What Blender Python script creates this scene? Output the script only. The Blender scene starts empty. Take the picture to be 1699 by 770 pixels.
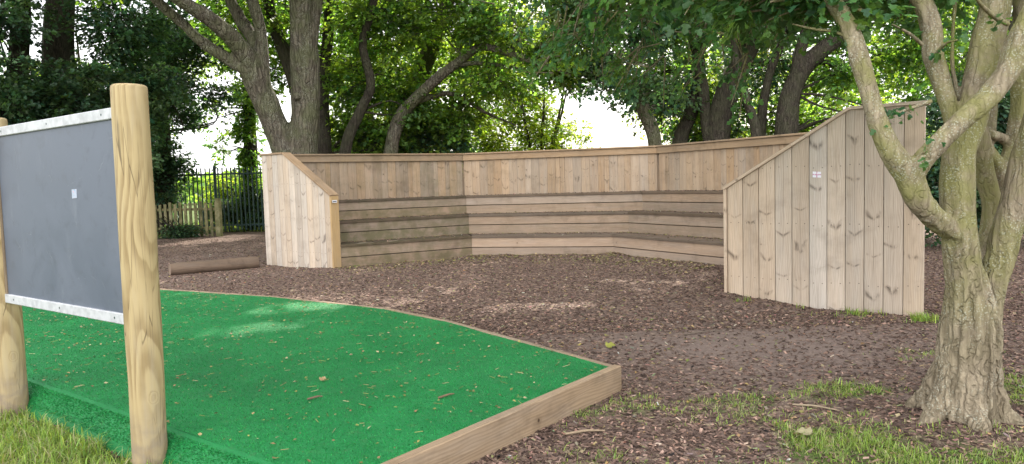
import bpy, math, random
import numpy as np
from mathutils import Vector, Matrix, noise as mnoise

random.seed(7)
rng = np.random.default_rng(7)
scene = bpy.context.scene
COL = scene.collection
R = math.radians
SUN_EL, SUN_AZ = R(40), R(12)          # azimuth measured from +Y towards +X
SUNV = np.array([math.sin(SUN_AZ)*math.cos(SUN_EL), math.cos(SUN_AZ)*math.cos(SUN_EL), math.sin(SUN_EL)])
# narrow chinks in the canopy through which the sun reaches the ground
CHINKS = [((.22, 8.30, 0.), .62, .085), ((-2.45, 6.62, .165), .36, .07), ((-2.3, 7.75, .165), .40, .08)]

# ------------------------------------------------------------------ helpers
class Buf:
    """collects vertices / faces / uvs / per-face tints and links them as ONE mesh object"""
    def __init__(s):
        s.v = []; s.n = 0; s.f = []; s.uv = []; s.c = []; s.m = []
    def add(s, verts, faces, uv=None, col=None, mi=0):
        verts = np.asarray(verts, float).reshape(-1, 3)
        faces = np.asarray(faces, np.int64)
        m, k = faces.shape
        s.v.append(verts); s.f.append(faces + s.n); s.n += len(verts)
        s.uv.append(np.zeros((m, k, 2)) if uv is None else np.asarray(uv, float).reshape(m, k, 2))
        if col is None: col = (1, 1, 1, 1)
        col = np.asarray(col, float)
        s.c.append(np.broadcast_to(col, (m, 4)) if col.ndim == 1 else col)
        s.m.append(np.full(m, mi, np.int32))
    def build(s, name, mats, parent=None, smooth=False):
        V = np.concatenate(s.v)
        L = np.concatenate([f.ravel() for f in s.f])
        tot = np.concatenate([np.full(len(f), f.shape[1], np.int64) for f in s.f])
        st = np.concatenate([[0], np.cumsum(tot)[:-1]])
        me = bpy.data.meshes.new(name)
        me.vertices.add(len(V)); me.vertices.foreach_set('co', V.astype(np.float32).ravel())
        me.loops.add(len(L)); me.loops.foreach_set('vertex_index', L.astype(np.int32))
        me.polygons.add(len(tot))
        me.polygons.foreach_set('loop_start', st.astype(np.int32))
        me.polygons.foreach_set('loop_total', tot.astype(np.int32))
        me.polygons.foreach_set('material_index', np.concatenate(s.m))
        me.polygons.foreach_set('use_smooth', np.full(len(tot), smooth, bool))
        u = me.uv_layers.new(name='UVMap')
        u.data.foreach_set('uv', np.concatenate([x.reshape(-1, 2) for x in s.uv]).astype(np.float32).ravel())
        a = me.attributes.new('tint', 'FLOAT_COLOR', 'FACE')
        a.data.foreach_set('color', np.concatenate(s.c).astype(np.float32).ravel())
        me.update(calc_edges=True)
        if not isinstance(mats, (list, tuple)): mats = [mats]
        for m in mats: me.materials.append(m)
        return link(name, me, parent)

def link(name, me, parent=None):
    o = bpy.data.objects.new(name, me); COL.objects.link(o)
    if parent is not None: setpar(o, parent)
    return o

def root_of(o):
    p = Matrix.Identity(4)
    while o is not None:
        p = o.matrix_basis @ p if o.parent is None else o.matrix_parent_inverse @ o.matrix_basis @ p
        o = o.parent
    return p

def world_of(o):
    if o.parent is None: return o.matrix_basis.copy()
    return world_of(o.parent) @ o.matrix_parent_inverse @ o.matrix_basis

def setpar(o, parent):
    # geometry is written in world coordinates: keep it there
    o.parent = parent
    o.matrix_parent_inverse = world_of(parent).inverted()

def tag(o, label=None, cat=None, group=None, kind=None):
    if label: o['label'] = label
    if cat: o['category'] = cat
    if group: o['group'] = group
    if kind: o['kind'] = kind
    return o

def thing(name, label, cat, loc, group=None):
    o = bpy.data.objects.new(name, None); COL.objects.link(o)
    o.location = loc; o.empty_display_size = 0.2
    return tag(o, label, cat, group)

def nz(v):
    v = np.asarray(v, float)
    return v / np.maximum(np.linalg.norm(v, axis=-1, keepdims=True), 1e-9)

def prism(buf, O, X, Y, Z, prof, z0, z1, tone=None, uvo=None):
    """extrudes profile (across, thick) along Z from z0(a) to z1(a); uv in metres"""
    O, X, Y, Z = (np.asarray(q, float) for q in (O, X, Y, Z))
    k = len(prof)
    f0 = z0 if callable(z0) else (lambda a: z0)
    f1 = z1 if callable(z1) else (lambda a: z1)
    lo = [O + X*a + Y*b + Z*f0(a) for a, b in prof]
    hi = [O + X*a + Y*b + Z*f1(a) for a, b in prof]
    if uvo is None: uvo = (0.0, random.uniform(0, 60))
    fs, us = [], []
    for i in range(k):
        j = (i+1) % k
        (a, b), (c, d) = prof[i], prof[j]
        fs.append((i, j, k+j, k+i))
        ua, uc = a + uvo[0], c + uvo[0]
        if abs(c-a) < 1e-6: uc = ua + (d-b)
        us.append([(ua, f0(a)+uvo[1]), (uc, f0(c)+uvo[1]), (uc, f1(c)+uvo[1]), (ua, f1(a)+uvo[1])])
    buf.add(lo+hi, fs, us, tone)
    capuv = [(a+uvo[0]*3+.5, b*3+uvo[1]) for a, b in prof]
    buf.add(lo, [tuple(range(k))[::-1]], [capuv[::-1]], tone)
    buf.add(hi, [tuple(range(k))], [capuv], tone)

def rect(w, t, c=0.003, x0=0.0, y0=0.0):
    return [(x0+c, y0), (x0+w-c, y0), (x0+w, y0+c), (x0+w, y0+t-c), (x0+w-c, y0+t), (x0+c, y0+t), (x0, y0+t-c), (x0, y0+c)]

def tone(b=1.0, grey=0.5, algae=0.0):
    return (b, grey, algae, random.random())

def hexa(buf, lo4, z0, z1, u_along, tn, zoff=None):
    """mitred plank: four plan corners (inner a, inner b, outer b, outer a); uv v along a->b"""
    a, b, c, d = [np.array([p[0], p[1], 0.0]) for p in lo4]
    V = [np.array([p[0], p[1], z0]) for p in (a, b, c, d)] + [np.array([p[0], p[1], z1]) for p in (a, b, c, d)]
    ax = nz(b-a); o = a; rv = random.uniform(0, 60); wd = nz(np.cross([0, 0, 1], ax))
    faces = [(0, 1, 5, 4), (1, 2, 6, 5), (2, 3, 7, 6), (3, 0, 4, 7), (4, 5, 6, 7), (3, 2, 1, 0)]
    uv = []
    for n, f in enumerate(faces):
        for i in f:
            p = V[i]-o
            u = (p[2]-(z0+z1)/2) if n < 4 else p @ wd - .1
            uv.append((u, p @ ax + rv))
    buf.add(V, faces, uv, tn)

def tube(buf, pts, rad, sides=10, lump=0.0, flute=None, cap=True, mi=0, seed=0):
    pts = np.asarray(pts, float); rad = np.asarray(rad, float)
    n = len(pts)
    tan = np.gradient(pts, axis=0); tan = nz(tan)
    ref = np.array([0.31, 0.9, 0.2]); prev = None; V = []
    L = np.concatenate([[0], np.cumsum(np.linalg.norm(np.diff(pts, axis=0), axis=1))])
    th = np.linspace(0, 2*np.pi, sides, endpoint=False)
    for i in range(n):
        t = tan[i]
        if prev is None:
            e = nz(np.cross(t, ref))
        else:
            e = nz(prev - t*(prev @ t))
        prev = e; b = np.cross(t, e)
        r = np.full(sides, rad[i])
        if lump:
            r = r*(1+lump*np.array([mnoise.noise(Vector((math.cos(q)*1.3+seed, math.sin(q)*1.3, L[i]*1.2/max(rad[0]*4, .1)))) for q in th]))
        if flute is not None: r = r*flute(th, L[i])
        V.append(pts[i] + np.outer(np.cos(th)*r, e) + np.outer(np.sin(th)*r, b))
    V = np.concatenate(V)
    i = np.arange(n-1)[:, None]*sides; j = np.arange(sides)[None]
    jn = (j+1) % sides
    F = np.stack([i+j, i+jn, i+sides+jn, i+sides+j], -1).reshape(-1, 4)
    buf.add(V, F, mi=mi)
    if cap:
        buf.add(V[-sides:], [tuple(range(sides))], mi=mi)
        buf.add(V[:sides], [tuple(range(sides))[::-1]], mi=mi)

def smooth_path(pts, rad, n):
    """Catmull-Rom through the points"""
    P = np.asarray(pts, float); r = np.asarray(rad, float)
    P = np.vstack([2*P[0]-P[1], P, 2*P[-1]-P[-2]])
    m = len(P)-3
    T = np.linspace(0, m-1e-6, n); out = []
    for t in T:
        i = int(t); f = t-i
        a, b, c, d = P[i:i+4]
        out.append(.5*((2*b)+(-a+c)*f+(2*a-5*b+4*c-d)*f*f+(-a+3*b-3*c+d)*f**3))
    return np.array(out), np.interp(T, np.arange(len(r)), r)

# ------------------------------------------------------------------ node helpers
class NT:
    def __init__(s, name):
        s.mat = bpy.data.materials.new(name); s.mat.use_nodes = True
        s.t = s.mat.node_tree; s.t.nodes.clear()
        s.out = s.t.nodes.new('ShaderNodeOutputMaterial')
    def n(s, typ, **kw):
        x = s.t.nodes.new(typ)
        for k, v in kw.items(): setattr(x, k, v)
        return x
    def put(s, sock, val):
        if val is None: return
        if isinstance(val, bpy.types.NodeSocket): s.t.links.new(val, sock)
        else:
            if sock.type == 'RGBA' and len(val) == 3: val = (*val, 1)
            sock.default_value = val
    def math(s, op, a, b=None, clamp=False):
        x = s.n('ShaderNodeMath', operation=op, use_clamp=clamp)
        s.put(x.inputs[0], a); s.put(x.inputs[1], b)
        return x.outputs[0]
    def mix(s, f, a, b, mode='MIX'):
        x = s.n('ShaderNodeMix', data_type='RGBA', blend_type=mode)
        s.put(x.inputs[0], f); s.put(x.inputs[6], a); s.put(x.inputs[7], b)
        return x.outputs[2]
    def rng(s, v, a, b, c=0.0, d=1.0, smooth=True):
        x = s.n('ShaderNodeMapRange', interpolation_type='SMOOTHSTEP' if smooth else 'LINEAR')
        for i, q in enumerate((v, a, b, c, d)): s.put(x.inputs[i], q)
        return x.outputs[0]
    def xyz(s, x=0., y=0., z=0.):
        c = s.n('ShaderNodeCombineXYZ')
        for i, q in enumerate((x, y, z)): s.put(c.inputs[i], q)
        return c.outputs[0]
    def sep(s, v):
        c = s.n('ShaderNodeSeparateXYZ'); s.put(c.inputs[0], v); return c.outputs
    def noise(s, vec, scale=5., detail=3., rough=.55, dist=0.):
        x = s.n('ShaderNodeTexNoise')
        s.put(x.inputs['Vector'], vec); x.inputs['Scale'].default_value = scale
        x.inputs['Detail'].default_value = detail; x.inputs['Roughness'].default_value = rough
        x.inputs['Distortion'].default_value = dist
        return x.outputs['Fac']
    def voro(s, vec, scale=5., feature='F1', rand=1.0):
        x = s.n('ShaderNodeTexVoronoi', feature=feature)
        s.put(x.inputs['Vector'], vec); x.inputs['Scale'].default_value = scale
        x.inputs['Randomness'].default_value = rand
        return x.outputs
    def attr(s, name):
        return s.n('ShaderNodeAttribute', attribute_name=name).outputs
    def objc(s): return s.n('ShaderNodeTexCoord').outputs['Object']
    def uv(s): return s.n('ShaderNodeTexCoord').outputs['UV']
    def geo(s): return s.n('ShaderNodeNewGeometry').outputs['Position']
    def bump(s, h, strength=.5, dist=.01):
        x = s.n('ShaderNodeBump'); s.put(x.inputs['Height'], h)
        x.inputs['Strength'].default_value = strength; x.inputs['Distance'].default_value = dist
        return x.outputs[0]
    def principled(s, col, rough=.8, normal=None, spec=.25, metal=0.):
        x = s.n('ShaderNodeBsdfPrincipled')
        s.put(x.inputs['Base Color'], col); s.put(x.inputs['Roughness'], rough)
        x.inputs['Specular IOR Level'].default_value = spec
        x.inputs['Metallic'].default_value = metal
        if normal is not None: s.put(x.inputs['Normal'], normal)
        return x.outputs[0]
    def done(s, shader):
        s.t.links.new(shader, s.out.inputs['Surface']); return s.mat

def wood(name, light, dark, knots=1.0, chevron=0.0, grime=.4):
    """sawn boards: uv u = across (0 at the board's middle), v = along, tint = brightness, greyness, algae, random"""
    N = NT(name)
    su = N.sep(N.uv()); u, v = su[0], su[1]
    tc = N.n('ShaderNodeSeparateColor'); at = N.attr('tint'); N.put(tc.inputs[0], at['Color'])
    tb, tg, ta, tr = tc.outputs[0], tc.outputs[1], tc.outputs[2], at['Alpha']
    ro = N.math('MULTIPLY', tr, 37.0)
    # growth-ring lines bending round knots
    wob = N.noise(N.xyz(N.math('MULTIPLY', u, 7.), N.math('MULTIPLY', v, 1.6), ro), 1.0, 2.)
    lines = N.math('SINE', N.math('MULTIPLY', N.math('ADD', N.math('ABSOLUTE', N.math('ADD', u, N.math('MULTIPLY', N.math('SUBTRACT', tr, .5), .05))), N.math('MULTIPLY', wob, .10)), 330.))
    lines = N.rng(lines, -.6, 1.0, 0., 1.)
    fine = N.noise(N.xyz(N.math('MULTIPLY', u, 130.), N.math('MULTIPLY', v, 5.), ro), 1.0, 4., .6)
    broad = N.noise(N.xyz(N.math('MULTIPLY', u, 9.), N.math('MULTIPLY', v, 1.1), ro), 1.0, 4.)
    f = N.math('ADD', N.math('MULTIPLY', lines, .13), N.math('ADD', N.math('MULTIPLY', fine, .45), N.math('MULTIPLY', broad, .5)))
    col = N.mix(N.rng(f, .22, .85), light, dark)
    # knots
    kv = N.voro(N.xyz(u, v, ro), 4.6); kc = N.n('ShaderNodeSeparateColor'); N.put(kc.inputs[0], kv['Color'])
    ksz = N.math('MULTIPLY', N.rng(kc.outputs[0], .45, 1.0, 0., 1., False), .085*knots)
    km = N.math('SUBTRACT', 1.0, N.math('DIVIDE', kv['Distance'], N.math('ADD', ksz, .001)), True)
    halo = N.math('SUBTRACT', 1.0, N.math('DIVIDE', kv['Distance'], N.math('ADD', N.math('MULTIPLY', ksz, 2.6), .001)), True)
    kdark = (dark[0]*.30, dark[1]*.26, dark[2]*.24)
    col = N.mix(N.math('MULTIPLY', halo, .45), col, (dark[0]*.75, dark[1]*.68, dark[2]*.6))
    col = N.mix(N.rng(km, .05, .5), col, kdark)
    if chevron:
        au = N.math('ABSOLUTE', u)
        vj = N.math('ADD', N.math('SUBTRACT', v, N.math('MULTIPLY', au, N.math('ADD', .35, N.math('MULTIPLY', N.noise(N.xyz(N.math('MULTIPLY', u, 6.), N.math('MULTIPLY', v, 2.), ro), 1., 1.), .7)))), N.math('MULTIPLY', N.noise(N.xyz(0., N.math('MULTIPLY', v, 2.3), ro), 1.0, 2.), .5))
        vj = N.math('ADD', N.math('MULTIPLY', vj, 2.3), N.math('MULTIPLY', tr, 7.))
        idx = N.math('FLOOR', vj); fr = N.math('SUBTRACT', N.math('FRACT', vj), .5)
        wn = N.n('ShaderNodeTexWhiteNoise', noise_dimensions='2D'); N.put(wn.inputs['Vector'], N.xyz(idx, ro, 0.))
        wid = N.math('ADD', .02, N.math('MULTIPLY', wn.outputs[0], .07))
        band = N.math('SUBTRACT', 1.0, N.math('DIVIDE', N.math('ABSOLUTE', fr), wid), True)
        near = N.rng(N.math('ADD', au, N.math('MULTIPLY', u, N.math('SUBTRACT', wn.outputs[0], .5))), .095, .035)
        core = N.rng(au, .002, .012)
        amt = N.math('MULTIPLY', N.math('MULTIPLY', band, near), N.rng(wn.outputs[0], .18, .5))
        amt = N.math('MULTIPLY', amt, N.math('ADD', .35, N.math('MULTIPLY', core, .65)))
        amt = N.math('MULTIPLY', amt, N.rng(N.noise(N.xyz(N.math('MULTIPLY', u, 22.), N.math('MULTIPLY', v, 9.), ro), 1.0, 3.), .36, .6))
        col = N.mix(N.math('MULTIPLY', amt, chevron, True), col, (dark[0]*.38, dark[1]*.36, dark[2]*.36))
        ck = N.rng(N.math('ABSOLUTE', N.math('ADD', u, N.math('MULTIPLY', N.math('SUBTRACT', N.noise(N.xyz(0., N.math('MULTIPLY', v, 1.7), ro), 1., 3.), .5), .03))), .0026, .0008)
        ck = N.math('MULTIPLY', ck, N.rng(N.noise(N.xyz(5., N.math('MULTIPLY', v, .8), ro), 1., 2.), .42, .56))
        col = N.mix(N.math('MULTIPLY', ck, .7), col, (dark[0]*.35, dark[1]*.33, dark[2]*.32))
        nzp = N.math('MULTIPLY', N.math('SUBTRACT', N.math('FRACT', N.math('ADD', N.math('DIVIDE', N.sep(N.geo())[2], .62), N.math('MULTIPLY', tr, .06))), .5), .62)
        nu = N.math('SUBTRACT', au, .045)
        nd = N.math('SQRT', N.math('ADD', N.math('MULTIPLY', nu, nu), N.math('MULTIPLY', nzp, nzp)))
        col = N.mix(N.rng(nd, .008, .003, 0., .8), col, (.07, .055, .045))
    warm = N.mix(N.rng(tr, .0, 1., 0., 1., False), (1.07, .98, .86), (.99, 1.0, 1.02))
    col = N.mix(1., col, warm, 'MULTIPLY')
    # silvering and grime
    lum = N.n('ShaderNodeRGBToBW'); N.put(lum.inputs[0], col)
    gcol = N.mix(1.0, N.xyz(lum.outputs[0], lum.outputs[0], lum.outputs[0]), (1.03, .98, .91), 'MULTIPLY')
    pat = N.noise(N.xyz(N.math('MULTIPLY', u, 14.), N.math('MULTIPLY', v, 2.2), ro), 1.0, 4.)
    col = N.mix(N.math('MULTIPLY', N.math('ADD', tg, N.rng(pat, .4, .75, 0., .35)), .48, True), col, gcol)
    gp = N.noise(N.geo(), 3.1, 5., .62)
    col = N.mix(N.math('MULTIPLY', N.rng(gp, .48, .75), grime), col, (dark[0]*.42, dark[1]*.42, dark[2]*.42))
    ap = N.noise(N.geo(), 5.0, 5., .65)
    col = N.mix(N.math('MULTIPLY', ta, N.rng(ap, .30, .62)), col, (.075, .085, .025))
    col = N.mix(1.0, col, N.xyz(tb, tb, tb), 'MULTIPLY')
    nb = N.bump(N.math('SUBTRACT', N.math('MULTIPLY', f, .6), N.math('MULTIPLY', km, .5)), .5, .004)
    return N.done(N.principled(col, .82, nb, .2))

def post_wood(name, light, dark):
    """round turned post: rings of a wandering pith cut by the cylinder"""
    N = NT(name)
    p = N.sep(N.objc()); x, y, z = p[0], p[1], p[2]
    wx = N.math('MULTIPLY', N.math('SUBTRACT', N.noise(N.xyz(z, 3.1, 0.), .9, 1.), .5), .09)
    wy = N.math('MULTIPLY', N.math('SUBTRACT', N.noise(N.xyz(z, 9.7, 5.), .8, 1.), .5), .09)
    kv = N.voro(N.xyz(x, y, N.math('MULTIPLY', z, .8)), 3.4)
    kn = N.math('SUBTRACT', 1., N.math('DIVIDE', N.math('ADD', kv['Distance'], N.math('MULTIPLY', N.noise(N.objc(), 45., 3.), .05)), .15), True)
    dx = N.math('ADD', x, wx); dy = N.math('ADD', y, wy)
    r = N.math('SQRT', N.math('ADD', N.math('MULTIPLY', dx, dx), N.math('MULTIPLY', dy, dy)))
    r = N.math('ADD', r, N.math('ADD', N.math('MULTIPLY', N.noise(N.xyz(x, y, N.math('MULTIPLY', z, .12)), 7., 2.), .035), N.math('MULTIPLY', kn, .030)))
    ring = N.math('FRACT', N.math('MULTIPLY', r, 120.))
    ring = N.math('MULTIPLY', N.rng(ring, .15, .80), N.rng(ring, 1.0, .86))
    fine = N.noise(N.xyz(N.math('MULTIPLY', x, 160.), N.math('MULTIPLY', y, 160.), N.math('MULTIPLY', z, 5.)), 1., 3.)
    big = N.noise(N.objc(), 4., 3.)
    col = N.mix(N.math('MULTIPLY', ring, N.rng(big, .3, .65, .30, 1.0)), light, dark)
    col = N.mix(N.rng(fine, .5, .8, 0., .3), col, (dark[0]*.7, dark[1]*.68, dark[2]*.7))
    col = N.mix(N.rng(kn, .40, .75, 0., .7), col, (dark[0]*.6, dark[1]*.48, dark[2]*.4))
    # splash-back dirt and bleaching near the soil are wear with a shape of its own
    drt = N.math('MULTIPLY', N.rng(N.math('ADD', z, N.math('MULTIPLY', N.noise(N.objc(), 7., 4.), -.4)), .22, -.12), N.rng(N.noise(N.objc(), 14., 4.), .3, .7, .35, .95))
    col = N.mix(drt, col, (.22, .17, .12))
    crack = N.voro(N.xyz(N.math('MULTIPLY', x, 34.), N.math('MULTIPLY', y, 34.), N.math('MULTIPLY', z, 1.3)), 1., 'DISTANCE_TO_EDGE')[0]
    ck = N.math('MULTIPLY', N.rng(crack, .022, .0), N.rng(N.noise(N.objc(), 3., 2.), .46, .56))
    gy = N.rng(N.noise(N.xyz(N.math('MULTIPLY', x, 12.), N.math('MULTIPLY', y, 12.), N.math('MULTIPLY', z, 1.2)), 1., 4.), .5, .75, 0., .45)
    col = N.mix(gy, col, (.36, .31, .235))
    col = N.mix(N.math('MULTIPLY', ck, .8), col, (.08, .055, .03))
    nb = N.bump(N.math('SUBTRACT', N.math('MULTIPLY', ring, -.3), ck), .35, .004)
    return N.done(N.principled(col, .68, nb, .3))

def bark(name, base, dark, moss, lichen, moss_amt=.5, lich=.3, scale=1.0, zst=.22, bump=.02, cr=.4, limb_smooth=0.):
    N = NT(name)
    p = N.sep(N.objc())
    sv = N.xyz(p[0], p[1], N.math('MULTIPLY', p[2], zst))
    a = N.noise(sv, 26*scale, 5., .65, .4)
    fis = N.voro(N.mix(.12, sv, N.xyz(N.noise(N.objc(), 7*scale), N.noise(N.objc(), 5*scale), 0.)), 20*scale, 'DISTANCE_TO_EDGE')[0]
    crack = N.rng(fis, .0, .22)
    crack = N.math('ADD', crack, N.rng(p[2], .55, 1.5, 0., limb_smooth), True)
    col = N.mix(N.rng(a, .3, .72), base, dark)
    col = N.mix(N.math('MULTIPLY', N.math('SUBTRACT', 1., crack), cr), col, (dark[0]*.45, dark[1]*.45, dark[2]*.45))
    mo = N.noise(N.objc(), 3.2*scale, 5., .6)
    mh = N.rng(p[2], .25, 1.3, .05, 1.0)
    col = N.mix(N.math('MULTIPLY', N.math('MULTIPLY', N.rng(mo, .36, .62), moss_amt), mh), col, moss)
    lv = N.voro(N.objc(), 62*scale); ln = N.noise(N.objc(), 5*scale, 5., .65)
    lm = N.math('MULTIPLY', N.rng(N.math('ADD', lv['Distance'], N.math('MULTIPLY', N.noise(N.objc(), 90*scale), .35)), .62, .42), N.rng(ln, .42, .60))
    col = N.mix(N.math('MULTIPLY', lm, lich), col, lichen)
    fine = N.noise(N.objc(), 120*scale, 4.)
    h = N.math('ADD', N.math('MULTIPLY', crack, cr*1.5), N.math('ADD', N.math('MULTIPLY', a, .8), N.math('MULTIPLY', fine, .2)))
    return N.done(N.principled(col, .9, N.bump(h, .9, bump), .15))

def leafmat(name, refl, trans, tamt=.5, gloss=.5):
    N = NT(name)
    at = N.attr('tint')
    c1 = N.mix(1., at['Color'], refl, 'MULTIPLY'); c2 = N.mix(1., at['Color'], trans, 'MULTIPLY')
    d = N.principled(c1, gloss, None, .35)
    t = N.n('ShaderNodeBsdfTranslucent'); N.put(t.inputs[0], c2)
    m = N.n('ShaderNodeMixShader'); m.inputs[0].default_value = tamt
    N.t.links.new(d, m.inputs[1]); N.t.links.new(t.outputs[0], m.inputs[2])
    return N.done(m.outputs[0])

def tinted(name, col=(1, 1, 1), rough=.85, spec=.2):
    N = NT(name)
    c = N.mix(1., N.attr('tint')['Color'], col, 'MULTIPLY')
    nn = N.noise(N.objc(), 40., 3.)
    c = N.mix(N.rng(nn, .35, .7, 0., .35), c, N.mix(1., c, (.45, .43, .4), 'MULTIPLY'))
    return N.done(N.principled(c, rough, None, spec))

def plain(name, col, rough=.6, spec=.3, var=.25, scale=12., metal=0.):
    N = NT(name)
    nn = N.noise(N.objc(), scale, 4.)
    c = N.mix(N.rng(nn, .35, .7, 0., var), col, tuple(q*.45 for q in col))
    return N.done(N.principled(c, N.rng(nn, .3, .7, rough-.08, rough+.08), N.bump(nn, .1, .002), spec, metal))

M = {}
M['panel'] = wood('panel_larch', (.565, .46, .36), (.375, .295, .22), .9, .95, .3)
M['backwall'] = wood('wall_larch', (.41, .295, .19), (.24, .165, .105), 1.0, .8, .35)
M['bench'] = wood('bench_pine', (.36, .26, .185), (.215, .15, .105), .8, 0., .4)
M['cap'] = wood('cap_pine', (.33, .23, .14), (.20, .135, .08), .7, 0., .45)
M['endpost'] = wood('end_post_pine', (.43, .31, .16), (.28, .19, .09), .6, 0., .2)
M['edging'] = wood('edging_pine', (.32, .235, .15), (.18, .125, .078), .9, 0., .4)
M['post'] = post_wood('treated_pine_post', (.40, .305, .16), (.255, .18, .085))
M['picket'] = wood('picket_pine', (.36, .32, .16), (.21, .185, .085), .6, 0., .35)
M['log'] = wood('log_wood', (.185, .13, .092), (.09, .062, .044), .6, 0., .5)
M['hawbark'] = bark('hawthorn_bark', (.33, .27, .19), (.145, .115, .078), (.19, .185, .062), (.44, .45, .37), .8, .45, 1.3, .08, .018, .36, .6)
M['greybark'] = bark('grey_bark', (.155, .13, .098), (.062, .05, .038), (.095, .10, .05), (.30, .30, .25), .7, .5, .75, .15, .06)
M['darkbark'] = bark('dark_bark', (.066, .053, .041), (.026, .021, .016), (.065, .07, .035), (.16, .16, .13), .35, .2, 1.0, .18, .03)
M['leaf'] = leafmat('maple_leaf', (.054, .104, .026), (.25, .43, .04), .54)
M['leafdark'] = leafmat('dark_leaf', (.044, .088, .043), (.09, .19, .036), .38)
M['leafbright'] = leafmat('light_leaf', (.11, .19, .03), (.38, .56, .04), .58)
M['leafhaw'] = leafmat('hawthorn_leaf', (.048, .108, .038), (.14, .30, .05), .45, .42)
M['blade'] = leafmat('grass_blade', (.165, .285, .065), (.25, .40, .06), .4, .5)
M['chip'] = tinted('bark_chip', (1, 1, 1), .9)
M['litter'] = tinted('dry_leaf', (.78, .76, .74), .75)

def steel():
    return plain('green_steel', (.018, .045, .04), .45, .4)
M['steel'] = steel()

# chalkboard face: dark slate grey paint with faint wiped smears
N = NT('slate_board')
p = N.objc()
sm = N.noise(p, 2.2, 5., .6, .6); sm2 = N.noise(p, 9., 5., .65, .8)
c = N.mix(N.rng(sm, .35, .7), (.082, .097, .130), (.106, .122, .156))
c = N.mix(N.rng(sm2, .50, .72, 0., .55), c, (.066, .076, .098))
c = N.mix(N.rng(N.noise(N.xyz(N.math('MULTIPLY', N.sep(p)[0], 1.), N.sep(p)[1], N.math('MULTIPLY', N.sep(p)[2], .35)), 5., 5., .7), .56, .8, 0., .45), c, (.17, .185, .215))
scr = N.voro(N.mix(.3, p, N.noise(p, 3.)), 3.2, 'DISTANCE_TO_EDGE')[0]
c = N.mix(N.math('MULTIPLY', N.rng(scr, .006, .0), N.rng(sm2, .5, .62, 0., .5)), c, (.22, .23, .26))
M['slate'] = N.done(N.principled(c, N.rng(sm, .3, .7, .42, .55), N.bump(sm2, .05, .002), .35))
M['white'] = plain('weathered_white_paint', (.47, .475, .49), .55, .35, .45, 18.)

# artificial turf
N = NT('artificial_turf')
g = N.geo()
a = N.noise(g, 2.0, 4.); b = N.noise(g, 90., 3., .7); f2 = N.noise(g, 12., 4.)
at = N.attr('tint')
c = N.mix(N.rng(a, .3, .7), (.005, .138, .034), (.010, .178, .046))
c = N.mix(N.rng(b, .4, .75, 0., .7), c, (.004, .095, .026))
c = N.mix(N.rng(N.noise(g, 1.3, 6., .65), .5, .72, 0., .45), c, (.012, .105, .035))
c = N.mix(N.rng(f2, .55, .8, 0., .45), c, (.06, .13, .055))
c = N.mix(1., c, at['Color'], 'MULTIPLY')
M['turf'] = N.done(N.principled(c, .6, N.bump(b, .6, .006), .3))

# ground: bark mulch / bare soil / grass soil
N = NT('mulch_ground')
g = N.geo(); gp = N.sep(g)
zone = N.attr('tint')['Color']
zs = N.n('ShaderNodeSeparateColor'); N.put(zs.inputs[0], zone)
flat = N.xyz(gp[0], gp[1], 0.)
warp = N.mix(.05, flat, N.xyz(N.noise(flat, 9.), N.noise(flat, 11.), 0.))
v1 = N.voro(warp, 38.); v2 = N.voro(warp, 17.)
cs = N.n('ShaderNodeSeparateColor'); N.put(cs.inputs[0], v1['Color'])
c = N.mix(cs.outputs[0], (.066, .044, .036), (.19, .13, .105))
c = N.mix(N.rng(cs.outputs[1], .86, .95), c, (.30, .22, .155))
big = N.noise(flat, .7, 5., .6)
dust = N.mix(N.noise(flat, 60., 4.), (.18, .135, .116), (.26, .20, .173))
c = N.mix(N.math('MULTIPLY', zs.outputs[0], N.rng(big, .25, .65, .35, .95)), c, dust)
pale = N.mix(cs.outputs[2], (.19, .135, .10), (.34, .25, .185))
c = N.mix(N.rng(zs.outputs[2], .3, .8), c, pale)
gr = N.mix(N.noise(flat, 35., 4.), (.045, .070, .018), (.11, .145, .04))
gm = N.rng(N.math('ADD', zs.outputs[1], N.math('MULTIPLY', N.math('SUBTRACT', N.noise(flat, 6., 4.), .5), .8)), .45, .75)
c = N.mix(gm, c, gr)
h = N.math('ADD', N.math('MULTIPLY', v1['Distance'], .6), N.math('ADD', N.math('MULTIPLY', v2['Distance'], .5), N.noise(flat, 70., 3.)))
M['ground'] = N.done(N.principled(c, .93, N.bump(h, .8, .02), .12))

def sticker_mat():
    N = NT('faded_flag_sticker')
    s = N.sep(N.uv())
    def bar(x, w): return N.rng(N.math('ABSOLUTE', N.math('SUBTRACT', x, .5)), w, w*.7)
    cr = N.math('MAXIMUM', bar(s[0], .09), bar(s[1], .12))
    c = N.mix(cr, (.68, .68, .74), (.50, .25, .36))
    c = N.mix(N.rng(N.noise(N.uv(), 6., 3.), .5, .65), c, (.72, .70, .76))
    return N.done(N.principled(c, .5))
def pale_sticker_mat():
    N = NT('worn_label_sticker')
    n1 = N.noise(N.uv(), 5., 2.)
    c = N.mix(N.rng(n1, .55, .62), (.34, .38, .45), (.20, .28, .44))
    c = N.mix(N.rng(N.noise(N.uv(), 4.3, 2., .5, 1.), .60, .66), c, (.55, .30, .36))
    return N.done(N.principled(c, .45))
def plate_mat():
    N = NT('maker_plate')
    s = N.sep(N.uv())
    m = N.math('MULTIPLY', N.rng(N.math('ABSOLUTE', N.math('SUBTRACT', s[1], .45)), .22, .15), N.rng(N.math('ABSOLUTE', N.math('SUBTRACT', s[0], .5)), .42, .38))
    return N.done(N.principled(N.mix(m, (.6, .6, .62), (.05, .06, .09)), .4))

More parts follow.
